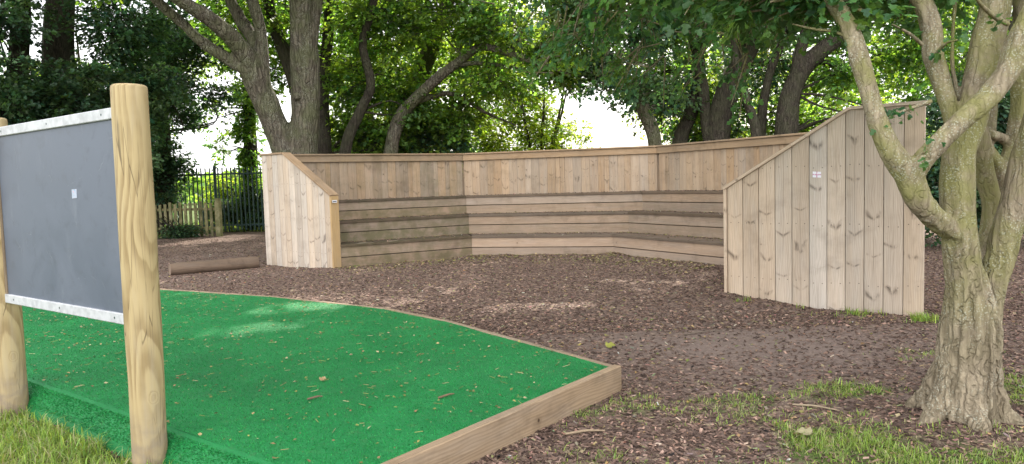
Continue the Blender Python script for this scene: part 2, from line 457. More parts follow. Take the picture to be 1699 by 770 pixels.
# ------------------------------------------------------------------ the seating: plan
C0 = np.array([-0.3175, 10.5125]); TH = -0.6534
RI, RB, RO = 3.559, 4.866, 5.5585
HI, HO = 1.315, 2.10
ZT = (.4347, .8246, 1.1998); RT = (3.60, 4.2265, 4.8146)
def pol(r, a):
    return C0 + r*np.array([math.cos(TH+R(a)), math.sin(TH+R(a))])
ANG = (180, 135, 90, 45, 0)

def seg_dist(px, py, A, B):
    A = np.asarray(A); B = np.asarray(B); d = B-A; L2 = d @ d
    t = np.clip(((px-A[0])*d[0]+(py-A[1])*d[1])/L2, 0, 1)
    return np.hypot(px-A[0]-t*d[0], py-A[1]-t*d[1])

def vnoise(x, y, s, seed=0.):
    return np.array([mnoise.noise(Vector((a*s+seed, b*s-seed*.7, seed))) for a, b in zip(np.ravel(x), np.ravel(y))]).reshape(np.shape(x))

DECK = [(0.645, 4.885), (-0.64, 6.70), (-1.35, 7.49), (-2.91, 8.58), (-4.74, 9.56), (-7.1, 8.9), (-5.94, 6.93), (-3.315, 4.94), (-0.80, 3.05)]
def inpoly(x, y, P):
    r = np.zeros(np.shape(x), bool); n = len(P)
    for i in range(n):
        x1, y1 = P[i]; x2, y2 = P[(i+1) % n]
        with np.errstate(divide='ignore', invalid='ignore'):
            r ^= ((y1 > y) != (y2 > y)) & (x < (x2-x1)*(y-y1)/(y2-y1)+x1)
    return r

def gz(x, y):
    x = np.asarray(x, float); y = np.asarray(y, float)
    z = .012*vnoise(x, y, 1.7, 3.) + .007*vnoise(x, y, 6., 9.)
    md = np.zeros(np.shape(x))
    for i, amp in ((0, .04), (1, .08), (2, .10), (3, .11)):
        d = seg_dist(x, y, pol(RT[0], ANG[i]), pol(RT[0], ANG[i+1]))
        md = np.maximum(md, amp*np.exp(-(d/.6)**2))
    z = z + md*(.85+.35*vnoise(x, y, 2.5, 5.))
    d = np.hypot(x-2.58, y-4.09)
    z = z + .05*np.exp(-(d/.45)**2)
    far = np.clip((np.hypot(x, y)-32)/60, 0, 1)
    return z*(1-far)

def grass_zone(x, y):
    """0 = bare mulch, 1 = full grass"""
    x = np.asarray(x, float); y = np.asarray(y, float)
    n = vnoise(x, y, 1.3, 21.)*.5 + vnoise(x, y, 4.2, 33.)*.45
    # left foreground, in front of the deck's near edge
    A = np.array([-0.83, 2.95]); B = np.array([-3.374, 4.861]); d = (B-A)/np.linalg.norm(B-A); nn = np.array([-d[1], d[0]])
    s = (x-A[0])*nn[0]+(y-A[1])*nn[1]            # >0 on the camera side
    if nn @ (np.array([-3, 2])-A) < 0: s = -s
    left = np.clip(.5+s/.25, 0, 1)*1.15*(x < -0.4)
    # right foreground band near the tree, thinning towards the mulch
    def blob(cx, cy, rx, ry, a): return a*np.exp(-(((x-cx)/rx)**2+((y-cy)/ry)**2))
    right = (blob(2.5, 3.30, .85, .42, .9)+blob(1.75, 3.75, .45, .38, .85)+blob(1.9, 4.65, .7, .35, .42)+blob(1.35, 4.3, .6, .35, .36)
             + blob(3.45, 4.5, .55, .45, .95)+blob(.62, 4.45, .35, .3, .42)+blob(2.3, 4.75, .4, .22, .5)+blob(3.5, 5.6, .5, .35, .4)+blob(.25, 3.75, .35, .35, .38)
             + blob(2.5, 7.95, .22, .12, .85)+blob(3.5, 7.32, .30, .14, .75)+blob(4.0, 6.93, .34, .16, .75)+blob(2.95, 7.68, .5, .07, .5)+blob(1.0, 3.4, .5, .25, .45))
    back = np.clip((-y-1.0)/1.5, 0, 1)*1.2 + blob(3.2, 1.6, 2.2, 1.4, 1.1)
    field = np.clip((y-24.3)/1.5, 0, 1)*1.2 + np.clip((np.abs(x)-13)/2., 0, 1)*1.1*(y > -3)
    z = np.maximum.reduce([left, right, back, field])
    return np.clip(z+n*np.where(z > .05, .55, .25)*(z < 1.05), 0, 1)

# ------------------------------------------------------------------ ground
def axis(lo, hi, step, far, grow=1.22):
    a = list(np.arange(lo, hi+1e-6, step)); s = step
    x = hi
    while x < far: s *= grow; x += s; a.append(x)
    s = step; x = lo; b = []
    while x > -far: s *= grow; x -= s; b.append(x)
    return np.array(b[::-1]+a)
gx = axis(-7.5, 8.0, .085, 2500); gy = axis(1.6, 16.0, .085, 2500)
X, Y = np.meshgrid(gx, gy)
Z = gz(X, Y)
ins = inpoly(X, Y, DECK); Z = np.where(ins, np.minimum(Z, .03), Z)
GZ = grass_zone(X, Y)
dustz = np.clip(.95*np.exp(-((X-2.0)/1.8)**2-((Y-6.2)/1.4)**2)+.9*np.exp(-((X-1.2)/.8)**2-((Y-3.3)/.4)**2)+.6*np.exp(-((X+6.5)/2.5)**2-((Y-14)/4)**2), 0, 1)
palez = .0*X
ny, nx = X.shape
idx = np.arange(nx*ny).reshape(ny, nx)
F = np.stack([idx[:-1, :-1], idx[:-1, 1:], idx[1:, 1:], idx[1:, :-1]], -1).reshape(-1, 4)
fc = lambda A: (.25*(A[:-1, :-1]+A[:-1, 1:]+A[1:, 1:]+A[1:, :-1])).ravel()
b = Buf(); b.add(np.stack([X, Y, Z], -1).reshape(-1, 3), F, None, np.stack([fc(dustz), fc(GZ), fc(palez), np.ones(len(F))], -1))
ground = b.build('ground', M['ground'], None, True)
# smooth the zones over the vertices
me = ground.data
me.attributes.remove(me.attributes['tint'])
a = me.attributes.new('tint', 'FLOAT_COLOR', 'POINT')
a.data.foreach_set('color', np.stack([dustz, GZ, palez, np.ones_like(X)], -1).astype(np.float32).ravel())
tag(ground, kind='structure')

# ------------------------------------------------------------------ seating: panels, walls, benches
amph = thing('tiered_seating', 'weathered timber amphitheatre of three curved bench tiers with sloping end panels on the bark mulch', 'outdoor seating', (C0[0], C0[1], 0))
dirR = np.array([math.cos(TH), math.sin(TH), 0.]); back = np.array([-math.sin(TH), math.cos(TH), 0.])

def side_panel(sgn, label, sticker_at, nb):
    # local: x from the inner end outwards, y backwards, z up
    ex = dirR*sgn; O = np.array([*C0, 0.])+ex*RI
    W = RO-RI-(.006 if sgn > 0 else 0); xb = RB-RI
    top = lambda a: HI+(HO-HI)*min(max(a, 0)/xb, 1.0)
    bw = W/nb; bf = Buf()
    for i in range(nb):
        x0 = i*bw
        g = .0035
        w = bw-2*g
        # bowed face with a shallow centre groove: board reads as split log cladding
        prof = []
        m = 5
        for k in range(m+1):
            s = k/m; prof.append((x0+g+w*s, -.030-.009*math.sin(math.pi*s)+random.uniform(-.0005, .0005)))
        prof += [(x0+g+w, 0.0), (x0+g, 0.0)]
        mid = x0+bw/2
        prism(bf, O, ex, back, (0, 0, 1), prof, -.12, lambda a: top(a)-.002, tone(random.uniform(.84, 1.08), random.uniform(.1, .9)), (-mid, random.uniform(0, 60)))
    # solid core behind the boards
    core = [(0.0, .001), (xb, .001), (W-.006, .001), (W-.006, .06), (xb, .06), (0.0, .06)]
    prism(bf, O, ex, back, (0, 0, 1), core, -.12, lambda a: top(a)-.012, tone(.75, .5))
    pn = bf.build('side_panel', M['panel'], amph)
    if label: pn['label'] = label
    # capping: sloping piece and level piece
    cb = Buf(); sl = math.atan2(HO-HI, xb); d = ex*math.cos(sl)+np.array([0, 0, math.sin(sl)]); up = -ex*math.sin(sl)+np.array([0, 0, math.cos(sl)])
    L = math.hypot(xb, HO-HI)
    P0 = O+np.array([0, 0, HI])
    half = .56
    prism(cb, P0-back*.062, back, up, d, rect(.185, .034, .004), -.035, L*half-.001, tone(1.0, .35))
    prism(cb, P0-back*.060, back, up, d, rect(.182, .034, .004), L*half+.001, L+.006, tone(1.08, .3))
    prism(cb, O+ex*(xb+.004)+np.array([0, 0, HO])-back*.062, back, np.array([0, 0, 1.]), ex, rect(.185, .034, .004), 0.012, W-xb+.02, tone(.98, .4))
    cb.build('capping', M['cap'] if sgn < 0 else M['panel'], pn)
    eb = Buf()
    prism(eb, O-ex*.036-back*.050, back, -ex, (0, 0, 1), rect(.165, -.034, -.003, 0, 0), -.12, HI-.004, tone(1.0, .1))
    eb.build('end_post', M['endpost'] if sgn < 0 else M['panel'], pn)
    if sticker_at:
        sx, sz, sw, sh = sticker_at
        sb = Buf(); o = O+ex*sx-back*.0415+np.array([0, 0, sz])
        cs = [o, o+ex*sw-np.array([0, 0, .006]), o+ex*sw+np.array([0, 0, sh-.006]), o+np.array([0, 0, sh])]
        bk = [q+back*.0015 for q in cs]
        sb.add(cs+bk, [(0, 1, 2, 3), (7, 6, 5, 4), (0, 4, 5, 1), (1, 5, 6, 2), (2, 6, 7, 3), (3, 7, 4, 0)], [[(0, 0), (1, 0), (1, 1), (0, 1)]]*6)
        k = sb.build('sticker', sticker_mat(), pn); k['label'] = 'small faded white sticker with a red cross'
    else:
        # small maker's plate on the inner end post, facing the opening
        sb = Buf(); o = O-ex*.0715-back*.046+np.array([0, 0, HI-.125])
        e2 = back
        cs = [o, o+e2*.10, o+e2*.10+np.array([0, 0, .045]), o+np.array([0, 0, .045])]
        bk = [q+ex*.003 for q in cs]
        sb.add(cs+bk, [(0, 1, 2, 3), (7, 6, 5, 4), (0, 4, 5, 1), (1, 5, 6, 2), (2, 6, 7, 3), (3, 7, 4, 0)], [[(0, 0), (1, 0), (1, 1), (0, 1)]]*6)
        sb.build('maker_plate', plate_mat(), pn)
    return pn
side_panel(-1, 'smaller looking left end panel with a yellow post on its low end', None, 12)
side_panel(1, 'large pale right end panel beside the tree', (.945, 1.415, .085, .062), 11)

def ring_pt(r, a): return pol(r, a)

for si in range(4):
    a0, a1 = ANG[si], ANG[si+1]
    A = pol(RO, a0); B = pol(RO-(.15 if si == 3 else 0), a1)
    e = np.array([*(B-A), 0.]); L = np.linalg.norm(e); e /= L
    inn = np.array([-e[1], e[0], 0.])
    if inn[:2] @ (C0-A) < 0: inn = -inn
    O = np.array([*A, 0.])
    alg = (.5, .12, .1, .2)[si]; br = (.92, 1.12, 1.06, 1.0)[si]
    wb = Buf(); x = 0.04
    while x < L-.05:
        w = random.choice((.176, .178, .180, .135, .10)); w = min(w, L-.03-x)
        prof = [(x+.002, 0.), (x+.002, .020+random.uniform(0, .006)), (x+w*.5, .026+random.uniform(0, .003)), (x+w-.002, .020+random.uniform(0, .006)), (x+w-.002, 0.)]
        prism(wb, O, e, inn, (0, 0, 1), prof, ZT[2]-.1, HO-.006, tone(br*random.uniform(.84, 1.10), random.uniform(.15, .75), alg*random.uniform(.1, .6)), (-(x+w/2), random.uniform(0, 60)))
        x += w
    prism(wb, O, e, inn, (0, 0, 1), [(-.0, -.003), (L, -.003), (L, -.09), (0., -.09)], -.1, HO-.01, tone(.8, .5))
    wl = wb.build('back_wall', M['backwall'], amph)
    if si == 0: wl['label'] = 'darker greenish left back wall'
    rb = Buf()
    prism(rb, O, inn, np.array([0, 0, 1.]), e, rect(.036, .125, .003, .030, HO-.135), .03, L-.03, tone(br, .2, alg*.3))
    rb.build('top_rail', M['cap'], wl)
    cb = Buf()
    prism(cb, O, inn, np.array([0, 0, 1.]), e, rect(.20, .032, .004, -.105, HO-.006), -.03 if si else 0, L*.47-.0015, tone(br*.95, .3, alg*.3))
    prism(cb, O, inn, np.array([0, 0, 1.]), e, rect(.20, .032, .004, -.1035, HO-.006), L*.47+.0015, L+.03 if si < 3 else L, tone(br*1.04, .25, alg*.3))
    cb.build('capping', M['cap'], wl)
    # three tiers, each a tread over two riser planks
    for t in range(3):
        r0 = RT[t]; z1 = ZT[t]; zb = ZT[t-1] if t else -.15
        rn = RT[t+1] if t < 2 else RO-(.16 if si == 3 else .03)
        tt = .036
        zm = (z1-tt+(ZT[t-1] if t else -.0))/2+(.004 if t else .01)
        pl = Buf()
        at = alg*(1.25, 1.5, 1.3)[t]*(.35 if t == 0 and si else 1.)
        def q4(ra, rb_): return [pol(ra, a0+.16), pol(ra, a1-.16), pol(rb_, a1-.16), pol(rb_, a0+.16)]
        pb = 1.12 if t == 0 and si else 1.0
        hexa(pl, q4(r0, r0+.045), zm+.008, z1-tt-.004, None, tone(pb*br*random.uniform(.88, 1.04), .45 if si else .25, at*random.uniform(.4, .8)))
        hexa(pl, q4(r0+.002, r0+.045), zb, zm-.008, None, tone(pb*br*random.uniform(.80, .95), .4 if si else .2, at*random.uniform(.6, 1.0)))
        hexa(pl, q4(r0+.052, r0+.07), zb, z1-tt-.004, None, tone(.25, .2))
        pl.build('riser', M['bench'], amph)
        td = Buf()
        cuts = [r0-.028, r0+.17, r0+.38, rn+.06 if t < 2 else rn]
        for k in range(3):
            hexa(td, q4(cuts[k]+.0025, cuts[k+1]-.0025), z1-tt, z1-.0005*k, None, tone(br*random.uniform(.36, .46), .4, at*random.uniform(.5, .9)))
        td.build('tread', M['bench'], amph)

# ------------------------------------------------------------------ stage platform
ZD = .165
stage = thing('stage_platform', 'low outdoor stage covered in green artificial turf with a timber edge', 'stage', (-2.5, 6.0, 0))
tb = Buf()
near_a = np.array([-6.0, 6.85]); near_b = np.array([-0.83, 2.952])
# top sheet in fine strips so that it can undulate a little
tx = np.arange(-7.2, .9, .12); ty = np.arange(2.8, 9.7, .12)
TX, TY = np.meshgrid(tx, ty)
P = [(x, y) for x, y in DECK]
import bmesh
bm = bmesh.new()
f = bm.faces.new([bm.verts.new((x, y, ZD)) for x, y in P])
for ax_, rngv in ((0, tx), (1, ty)):
    for v in rngv:
        n = (1, 0, 0) if ax_ == 0 else (0, 1, 0); co = (v, 0, 0) if ax_ == 0 else (0, v, 0)
        bmesh.ops.bisect_plane(bm, geom=bm.verts[:]+bm.edges[:]+bm.faces[:], plane_co=co, plane_no=n, dist=1e-5)
bmesh.ops.remove_doubles(bm, verts=bm.verts, dist=1e-4)
bmesh.ops.triangulate(bm, faces=bm.faces)
bm.verts.ensure_lookup_table()
co = np.array([v.co[:] for v in bm.verts]); fc3 = np.array([[v.index for v in q.verts] for q in bm.faces]); bm.free()
nr = nz(np.array([fc3.shape[0], 0.])) if False else None
co[:, 2] += .006*vnoise(co[:, 0], co[:, 1], 1.4, 2.)
# orientation up
A_, B_, C_ = co[fc3[:, 0]], co[fc3[:, 1]], co[fc3[:, 2]]
flip = np.cross(B_-A_, C_-A_)[:, 2] < 0
fc3[flip] = fc3[flip][:, ::-1]
tb.add(co, fc3)
# turf rolled over the near edge down to the soil, slightly rumpled
nearline = [(-5.94, 6.93), (-3.315, 4.94), (-0.825, 3.07)]
pts = []
for (x0, y0), (x1, y1) in zip(nearline[:-1], nearline[1:]):
    m = int(math.hypot(x1-x0, y1-y0)/.07)
    for k in range(m): pts.append((x0+(x1-x0)*k/m, y0+(y1-y0)*k/m))
pts.append(nearline[-1]); pts = np.array(pts)
dn = nz(np.gradient(pts, axis=0)); on = np.stack([dn[:, 1]*-1, dn[:, 0]], -1)
if on[10] @ (np.array([-4, 2])-pts[10]) < 0: on = -on
rows = []
for k, (off, zz) in enumerate(((-.0, ZD+.001), (.03, ZD-.005), (.06, ZD-.022), (.095, ZD-.062), (.125, .05), (.17, -.04))):
    w = .014*vnoise(pts[:, 0]*6, pts[:, 1]*6, 1.0, k*.15)*min(k, 3)/2
    rows.append(np.column_stack([pts+on*(off+w)[:, None], np.full(len(pts), zz)]))
m = len(pts); V = np.concatenate(rows)
i = np.arange(len(rows)-1)[:, None]*m; j = np.arange(m-1)[None]
tb.add(V, np.stack([i+j, i+j+1, i+m+j+1, i+m+j], -1).reshape(-1, 4))
# pile fibres
def fibres(n):
    out_p, out_n = [], []
    while sum(len(q) for q in out_p) < n:
        y = 2.9+6.6*rng.random(n)**1.7; x = rng.uniform(-6.5, .75, n)
        k = inpoly(x, y, DECK) & (np.abs(x/y+.1) < .85)
        out_p.append(np.stack([x[k], y[k], np.full(k.sum(), ZD)], -1))
    p = np.concatenate(out_p)[:n]
    p[:, 2] += .006*vnoise(p[:, 0], p[:, 1], 1.4, 2.)-.001
    return p, np.tile([0., 0., 1.], (n, 1))
fp, fn = fibres(110000)
ns = 26000
k = rng.integers(1, len(rows)-2, ns); q = rng.integers(10, m-1, ns); s = rng.random(ns)[:, None]; s2 = rng.random(ns)[:, None]
RW = np.array(rows)
sp = (RW[k, q]*(1-s)+RW[k, q+1]*s)*(1-s2)+(RW[k+1, q]*(1-s)+RW[k+1, q+1]*s)*s2
sn = np.column_stack([on[q]*.9, np.full(ns, .5)])
fp = np.concatenate([fp, sp]); fn = nz(np.concatenate([fn, sn]))
nf = len(fp)
lean = nz(fn+rng.normal(0, .55, (nf, 3)))
side = nz(np.cross(lean, rng.normal(0, 1, (nf, 3))))
ln = rng.uniform(.007, .015, nf)[:, None]; wd = rng.uniform(.0013, .0026, nf)[:, None]
V = np.stack([fp-side*wd, fp+side*wd, fp+lean*ln], 1).reshape(-1, 3)
br = rng.uniform(.6, 1.9, nf)
tb.add(V, np.arange(nf*3).reshape(-1, 3), None, np.stack([br*rng.uniform(.7, 2.0, nf), br, br*rng.uniform(.65, 1.05, nf), np.ones(nf)], -1))
tb.build('turf_carpet', M['turf'], stage)

def edging(A, B, w, h, label=None, ext=(0, 0), tn=None):
    A = np.array([*A, 0.]); B = np.array([*B, 0.]); d = nz(B-A); out = np.cross(d, [0, 0, 1.])
    L = np.linalg.norm(B-A); eb = Buf()
    prism(eb, A, out, np.array([0, 0, 1.]), d, rect(w, h+.08, .005, 0.002, -.08), -ext[0], L+ext[1], tn or tone(1., .45, .1))
    o = eb.build('edging_board', M['edging'], stage)
    if label: o['label'] = label
D = DECK[::-1]
edging(DECK[8], DECK[0], .062, .176, 'deep pale timber face along the front of the stage', (.02, .045), tone(1.05, .25, 0))
for i in range(0, 4):
    edging(DECK[i], DECK[i+1], .045, .172, None, (-.004 if i else .0, .0), tone(1.0, .5, .05))

# ------------------------------------------------------------------ chalkboard on two posts
bp_r = np.array([-1.925, 3.685]); bp_l = np.array([-3.365, 4.735])
board = thing('outdoor_chalkboard', 'large dark slate coloured chalkboard in a white frame between two round timber posts', 'chalkboard', (*((bp_r+bp_l)/2), 0))
def post(c, r, h, lean=0.):
    pts = [(0, 0, -.2), (0, 0, .05), (0, 0, h*.25), (0, 0, h*.5), (0, 0, h*.75), (0, 0, h-.03), (0, 0, h-.008), (0, 0, h)]
    zz = np.concatenate([np.linspace(-.2, h-.014, 24), [h-.005, h]])
    rr = np.concatenate([np.full(24, r), [r-.003, r-.011]])
    bf = Buf()
    tube(bf, np.column_stack([lean*zz+.004*np.sin(zz*1.7), .003*np.cos(zz*2.1), zz]), rr*(1+.018*np.sin(zz*3.1+c[0])+.008*np.sin(zz*11.)), 40, .02)
    o = bf.build('post', M['post'], None, True)
    o.location = (*c, 0.); o.parent = board
    o.matrix_parent_inverse = Matrix.Translation(board.location).inverted()
    return o
post(bp_r, .086, 1.995, .008)
pl_ = post(bp_l, .090, 1.965)
e = np.array([*(bp_r-bp_l), 0.]); BL = np.linalg.norm(e); e /= BL; fr = np.array([e[1], -e[0], 0.])
if fr @ np.array([0, -1, 0]) < 0: fr = -fr
O = np.array([*bp_l, 0.])
sb = Buf(); prism(sb, O+e*.06, e, -fr, (0, 0, 1), rect(BL-.12, .022, .002, 0, -.012), .80, 1.86, (1, 1, 1, 1)); sb.build('board_panel', M['slate'], board)
for z0, hh, th in ((.765, .058, 0), (1.835, .058, 0)):
    fb = Buf(); prism(fb, O, np.array([0, 0, 1.]), fr, e, rect(hh, .046, .004, z0, -.020), .055, BL-.055, (1, 1, 1, 1)); fb.build('frame_rail', M['white'], board)
for zc in (.795, 1.864):
    for t_ in (.10, .5, .90):
        qb = Buf(); c_ = O+e*(.06+(BL-.12)*t_)+np.array([0, 0, zc]); a_ = np.linspace(0, 6.283, 9)[:-1]
        ring = [c_+fr*.0265+e*.007*math.cos(q)+np.array([0, 0, .007*math.sin(q)]) for q in a_]; ring2 = [r_-fr*.003 for r_ in ring]
        qb.add(ring+ring2, [tuple(range(8))]); qb.add(ring+ring2, [(i, (i+1) % 8, 8+(i+1) % 8, 8+i) for i in range(8)])
        qb.build('screw_head', M['steel'], board)
fb = Buf(); prism(fb, O, e, fr, (0, 0, 1), rect(.05, .040, .004, .062, -.018), .824, 1.834, tone(.7, .2)); fb.build('frame_batten', M['edging'], board)
sb = Buf(); o = O+e*(BL*.633)+fr*.0142+np.array([0, 0, 1.432]); zz = np.array([.002, 0, .052])
cs = [o, o+e*.058+[0, 0, .002], o+e*.056+zz, o+np.array([0, 0, .051])]; bk = [c_-fr*.0015 for c_ in cs]
sb.add(cs+bk, [(0, 1, 2, 3), (7, 6, 5, 4), (0, 4, 5, 1), (1, 5, 6, 2), (2, 6, 7, 3), (3, 7, 4, 0)], [[(0, 0), (1, 0), (1, 1), (0, 1)]]*6)
sb.build('sticker', pale_sticker_mat(), board)['label'] = 'small worn pale sticker on the board'

# ------------------------------------------------------------------ log, fences
lg = thing('log', 'short round brown timber log lying on the mulch left of the seating', 'log', (-5.45, 13.05, 0))
A = np.array([-6.03, 12.62, .095]); B = np.array([-4.80, 13.50, .095])
d = nz(B-A); lb = Buf(); n = 24
th = np.linspace(0, 2*np.pi, n, endpoint=False)
s1 = nz(np.cross(d, [0, 0, 1.])); s2 = np.cross(s1, d)
V = []
T = np.linspace(0, 1, 14)
for t in T:
    r = .112*(1+.02*math.sin(t*9)) - (.006 if t in (0., 1.) else 0)
    rr = r*(1+.03*np.cos(th*3+t*2))
    V.append(A+(B-A)*t+np.outer(np.cos(th)*rr, s1)+np.outer(np.sin(th)*rr, s2))
V = np.concatenate(V); ii = np.arange(13)[:, None]*n; jj = np.arange(n)[None]; jn = (jj+1) % n
F = np.stack([ii+jj, ii+jn, ii+n+jn, ii+n+jj], -1).reshape(-1, 4)
uv = []
LL = np.linalg.norm(B-A)
for i_ in range(13):
    for j_ in range(n): uv.append([(j_*.026, T[i_]*LL), ((j_+1)*.026, T[i_]*LL), ((j_+1)*.026, T[i_+1]*LL), (j_*.026, T[i_+1]*LL)])
lb.add(V, F, uv, (1.0, .3, 0, .4)); lb.build('log_body', M['log'], lg, True)
for base, nm in ((V[:n], 0), (V[-n:], 1)):
    eb = Buf(); c = base.mean(0); off = (-d if nm == 0 else d)*.002
    eb.add(np.vstack([base*.985+c*.015+off, base*.985+c*.015-off*4]), [tuple(range(n)) if nm else tuple(range(n))[::-1]], [[(.1*math.cos(q), .1*math.sin(q)) for q in th]], (1.5, .3, 0, .6))
    i0 = np.arange(n); i1 = (i0+1) % n
    eb.add(np.vstack([base*.985+c*.015+off, base*.985+c*.015-off*4]), np.stack([i0, i1, i1+n, i0+n], -1), None, (1.5, .3, 0, .6))
    eb.build('cut_end', M['log'], lg)

pf = thing('picket_fence', 'short run of mossy wooden picket fence in front of the dark green metal fence', 'fence', (-11, 23.6, 0))
A = np.array([-14.2, 24.75, 0.]); B = np.array([-9.40, 23.15, 0.]); d = nz(B-A); out = np.array([d[1], -d[0], 0.]); L = np.linalg.norm(B-A)
for z in (.22, .84):
    rb = Buf(); prism(rb, A, np.array([0, 0, 1.]), out, d, rect(.085, .045, .003, z, -.055), 0, L, tone(.9, .3, .5)); rb.build('rail', M['picket'], pf)
k = 0; x = .02
while x < L-.05:
    pb = Buf(); w = .105; h = random.uniform(1.10, 1.20)
    prism(pb, A+d*x, d, out, (0, 0, 1), [(0, -.008), (w, -.008), (w, .016), (0, .016)], -.02, lambda a: h-.05*abs(a-w/2)/w*2, tone(random.uniform(.8, 1.15), .3, random.uniform(.3, .9)), (-w/2, random.uniform(0, 50)))
    # pointed top
    pb.build('picket', M['picket'], pf); x += .205
pb = Buf(); prism(pb, A+d*(L-.06), d, out, (0, 0, 1), rect(.16, .12, .006, 0, -.06), -.02, 1.22, tone(1.1, .3, .7)); pb.build('post', M['picket'], pf)
pb = Buf(); prism(pb, A+d*(L*.45), d, out, (0, 0, 1), rect(.13, .10, .006, 0, -.16), -.02, 1.18, tone(.9, .3, .6)); pb.build('post', M['picket'], pf)

mf = thing('metal_fence', 'tall dark green metal palisade fence with upright pales behind the picket fence', 'fence', (-8.5, 24.6, 0))
A = np.array([-14.0, 25.2, 0.]); B = np.array([-3.4, 24.5, 0.]); d = nz(B-A); out = np.array([d[1], -d[0], 0.]); L = np.linalg.norm(B-A)
first = None; x = .05
while x < L:
    if first is None:
        pb = Buf()
        prism(pb, (0, 0, 0), d, out, (0, 0, 1), [(-.027, 0), (-.012, .016), (.012, .016), (.027, 0), (.012, .005), (-.012, .005)], .08, lambda a: 2.28-abs(a)*1.8)
        pb_o = pb.build('pale', M['steel'], None); first = pb_o
        o = pb_o
    else:
        o = first.copy(); COL.objects.link(o)
    o.parent = mf; o.matrix_parent_inverse = Matrix.Translation(mf.location).inverted(); o.location = Vector(A+d*x)
    x += .150
for z in (.24, 2.0):
    rb = Buf(); prism(rb, A, np.array([0, 0, 1.]), out, d, rect(.06, .04, .003, z, -.042), 0, L); rb.build('rail', M['steel'], mf)
for x in (1.0, 3.75, 6.5, 9.25):
    rb = Buf(); prism(rb, A+d*x, d, out, (0, 0, 1), rect(.08, .08, .004, 0, -.125), -.1, 2.32); rb.build('post', M['steel'], mf)

# ------------------------------------------------------------------ leaves
half = [(0, 0), (.26, -.02), (.50, .26), (.23, .40), (.36, .70), (0, 1.0)]
LT = np.array([(0, 0, 0), (.26, -.02, .06), (.50, .26, .10), (.23, .40, .05), (.36, .70, .06), (0, 1.0, -.08),
               (-.26, -.02, .06), (-.50, .26, .10), (-.23, .40, .05), (-.36, .70, .06)], float)
LF = np.array([(0, 1, 2, 3, 4, 5), (5, 9, 8, 7, 6, 0)])
DT = np.array([(0, 0, 0), (.38, .45, .08), (0, 1., -.05), (-.38, .45, .08)], float)
DF = np.array([(0, 1, 2), (0, 2, 3)])

def put_leaves(buf, pos, tip, nrm, size, tint, simple=False):
    T, Fc = (DT, DF) if simple else (LT, LF)
    if len(pos) > 300 and pos[:, 2].max() > 1.5:
        keep = np.ones(len(pos), bool); nx_ = np.array([1., 0, 0]); nx_ -= SUNV*SUNV[0]; nx_ /= np.linalg.norm(nx_); nn_ = np.cross(SUNV, nx_)
        for P_, a_, b_ in CHINKS:
            q_ = pos-np.array(P_); m_ = size*.8
            keep &= ~((np.abs(q_ @ nx_)/(a_+m_) < 1) & (np.abs(q_ @ nn_ - .12*(q_ @ nx_))/(b_+m_) < 1) & (q_ @ SUNV > .3))
        pos, tip, nrm, size, tint = pos[keep], tip[keep], nrm[keep], size[keep], tint[keep]
    tip = nz(tip); x = nz(np.cross(tip, nrm)); n2 = np.cross(x, tip)
    n = len(pos); k = len(T)
    V = pos[:, None, :] + size[:, None, None]*(x[:, None, :]*T[None, :, 0, None] + tip[:, None, :]*T[None, :, 1, None] + n2[:, None, :]*T[None, :, 2, None])
    F = (np.arange(n)[:, None, None]*k + Fc[None]).reshape(-1, Fc.shape[1])
    c = np.repeat(np.column_stack([tint, np.ones(n)]), len(Fc), 0)
    buf.add(V.reshape(-1, 3), F, None, c)

def sprays(buf, twig, cen, out, m=26, L=.75, leaf=.09, simple=False, tint_v=.25, droop=.25, warm=0.):
    n = len(cen)
    out = nz(out+rng.normal(0, .35, (n, 3))); out[:, 2] = np.clip(out[:, 2], -.6, .45); out = nz(out)
    side = nz(np.cross(out, [0, 0, 1.])+1e-6); upv = np.cross(side, out)
    roll = rng.normal(0, .45, n)[:, None]
    side, upv = side*np.cos(roll)+upv*np.sin(roll), upv*np.cos(roll)-side*np.sin(roll)
    t = rng.random((n, m)); sg = rng.choice([-1., 1.], (n, m)); off = rng.random((n, m))**.7*.45*(1.1-.6*t)
    Ls = L*rng.uniform(.7, 1.3, n)[:, None]
    pos = (cen[:, None]+out[:, None]*((t-.45)*Ls)[..., None]+side[:, None]*(sg*off*Ls)[..., None]
           + upv[:, None]*(rng.normal(0, .06, (n, m))*Ls)[..., None])
    pos[..., 2] -= droop*Ls*(t**2)*.8 + off*Ls*.25
    tipd = out[:, None]*.7+side[:, None]*(sg*.75)[..., None]+rng.normal(0, .35, (n, m, 3)); tipd[..., 2] -= .35
    nr = upv[:, None]+rng.normal(0, .42, (n, m, 3))
    sz = leaf*rng.uniform(.6, 1.25, (n, m))
    ct = np.exp(rng.normal(0, tint_v, (n, 1)))*np.exp(rng.normal(0, tint_v*.5, (n, m)))
    yl = rng.normal(warm, .12, (n, 1))+rng.normal(0, .06, (n, m))
    tint = np.stack([ct*(1+yl*1.3), ct*(1+yl*.3), ct*(1-yl)], -1)
    put_leaves(buf, pos.reshape(-1, 3), tipd.reshape(-1, 3), nr.reshape(-1, 3), sz.ravel(), np.clip(tint, .2, 2.5).reshape(-1, 3), simple)
    if twig is not None:
        a = cen-out*Ls*.85; b_ = cen+out*Ls*.45; b_[:, 2] -= (droop*Ls*.2)[:, 0]; a[:, 2] += .06
        s3 = side*.006; u3 = upv*.006
        V = np.stack([a+s3*1.6, a-s3*1.6+u3, a-u3*1.6, b_+s3*.5, b_-s3*.5+u3*.5, b_-u3*.5], 1).reshape(-1, 3)
        bs = (np.arange(n)*6)[:, None]
        F = np.concatenate([bs+np.array([[0, 1, 4, 3]]), bs+np.array([[1, 2, 5, 4]]), bs+np.array([[2, 0, 3, 5]])])
        twig.add(V, F)

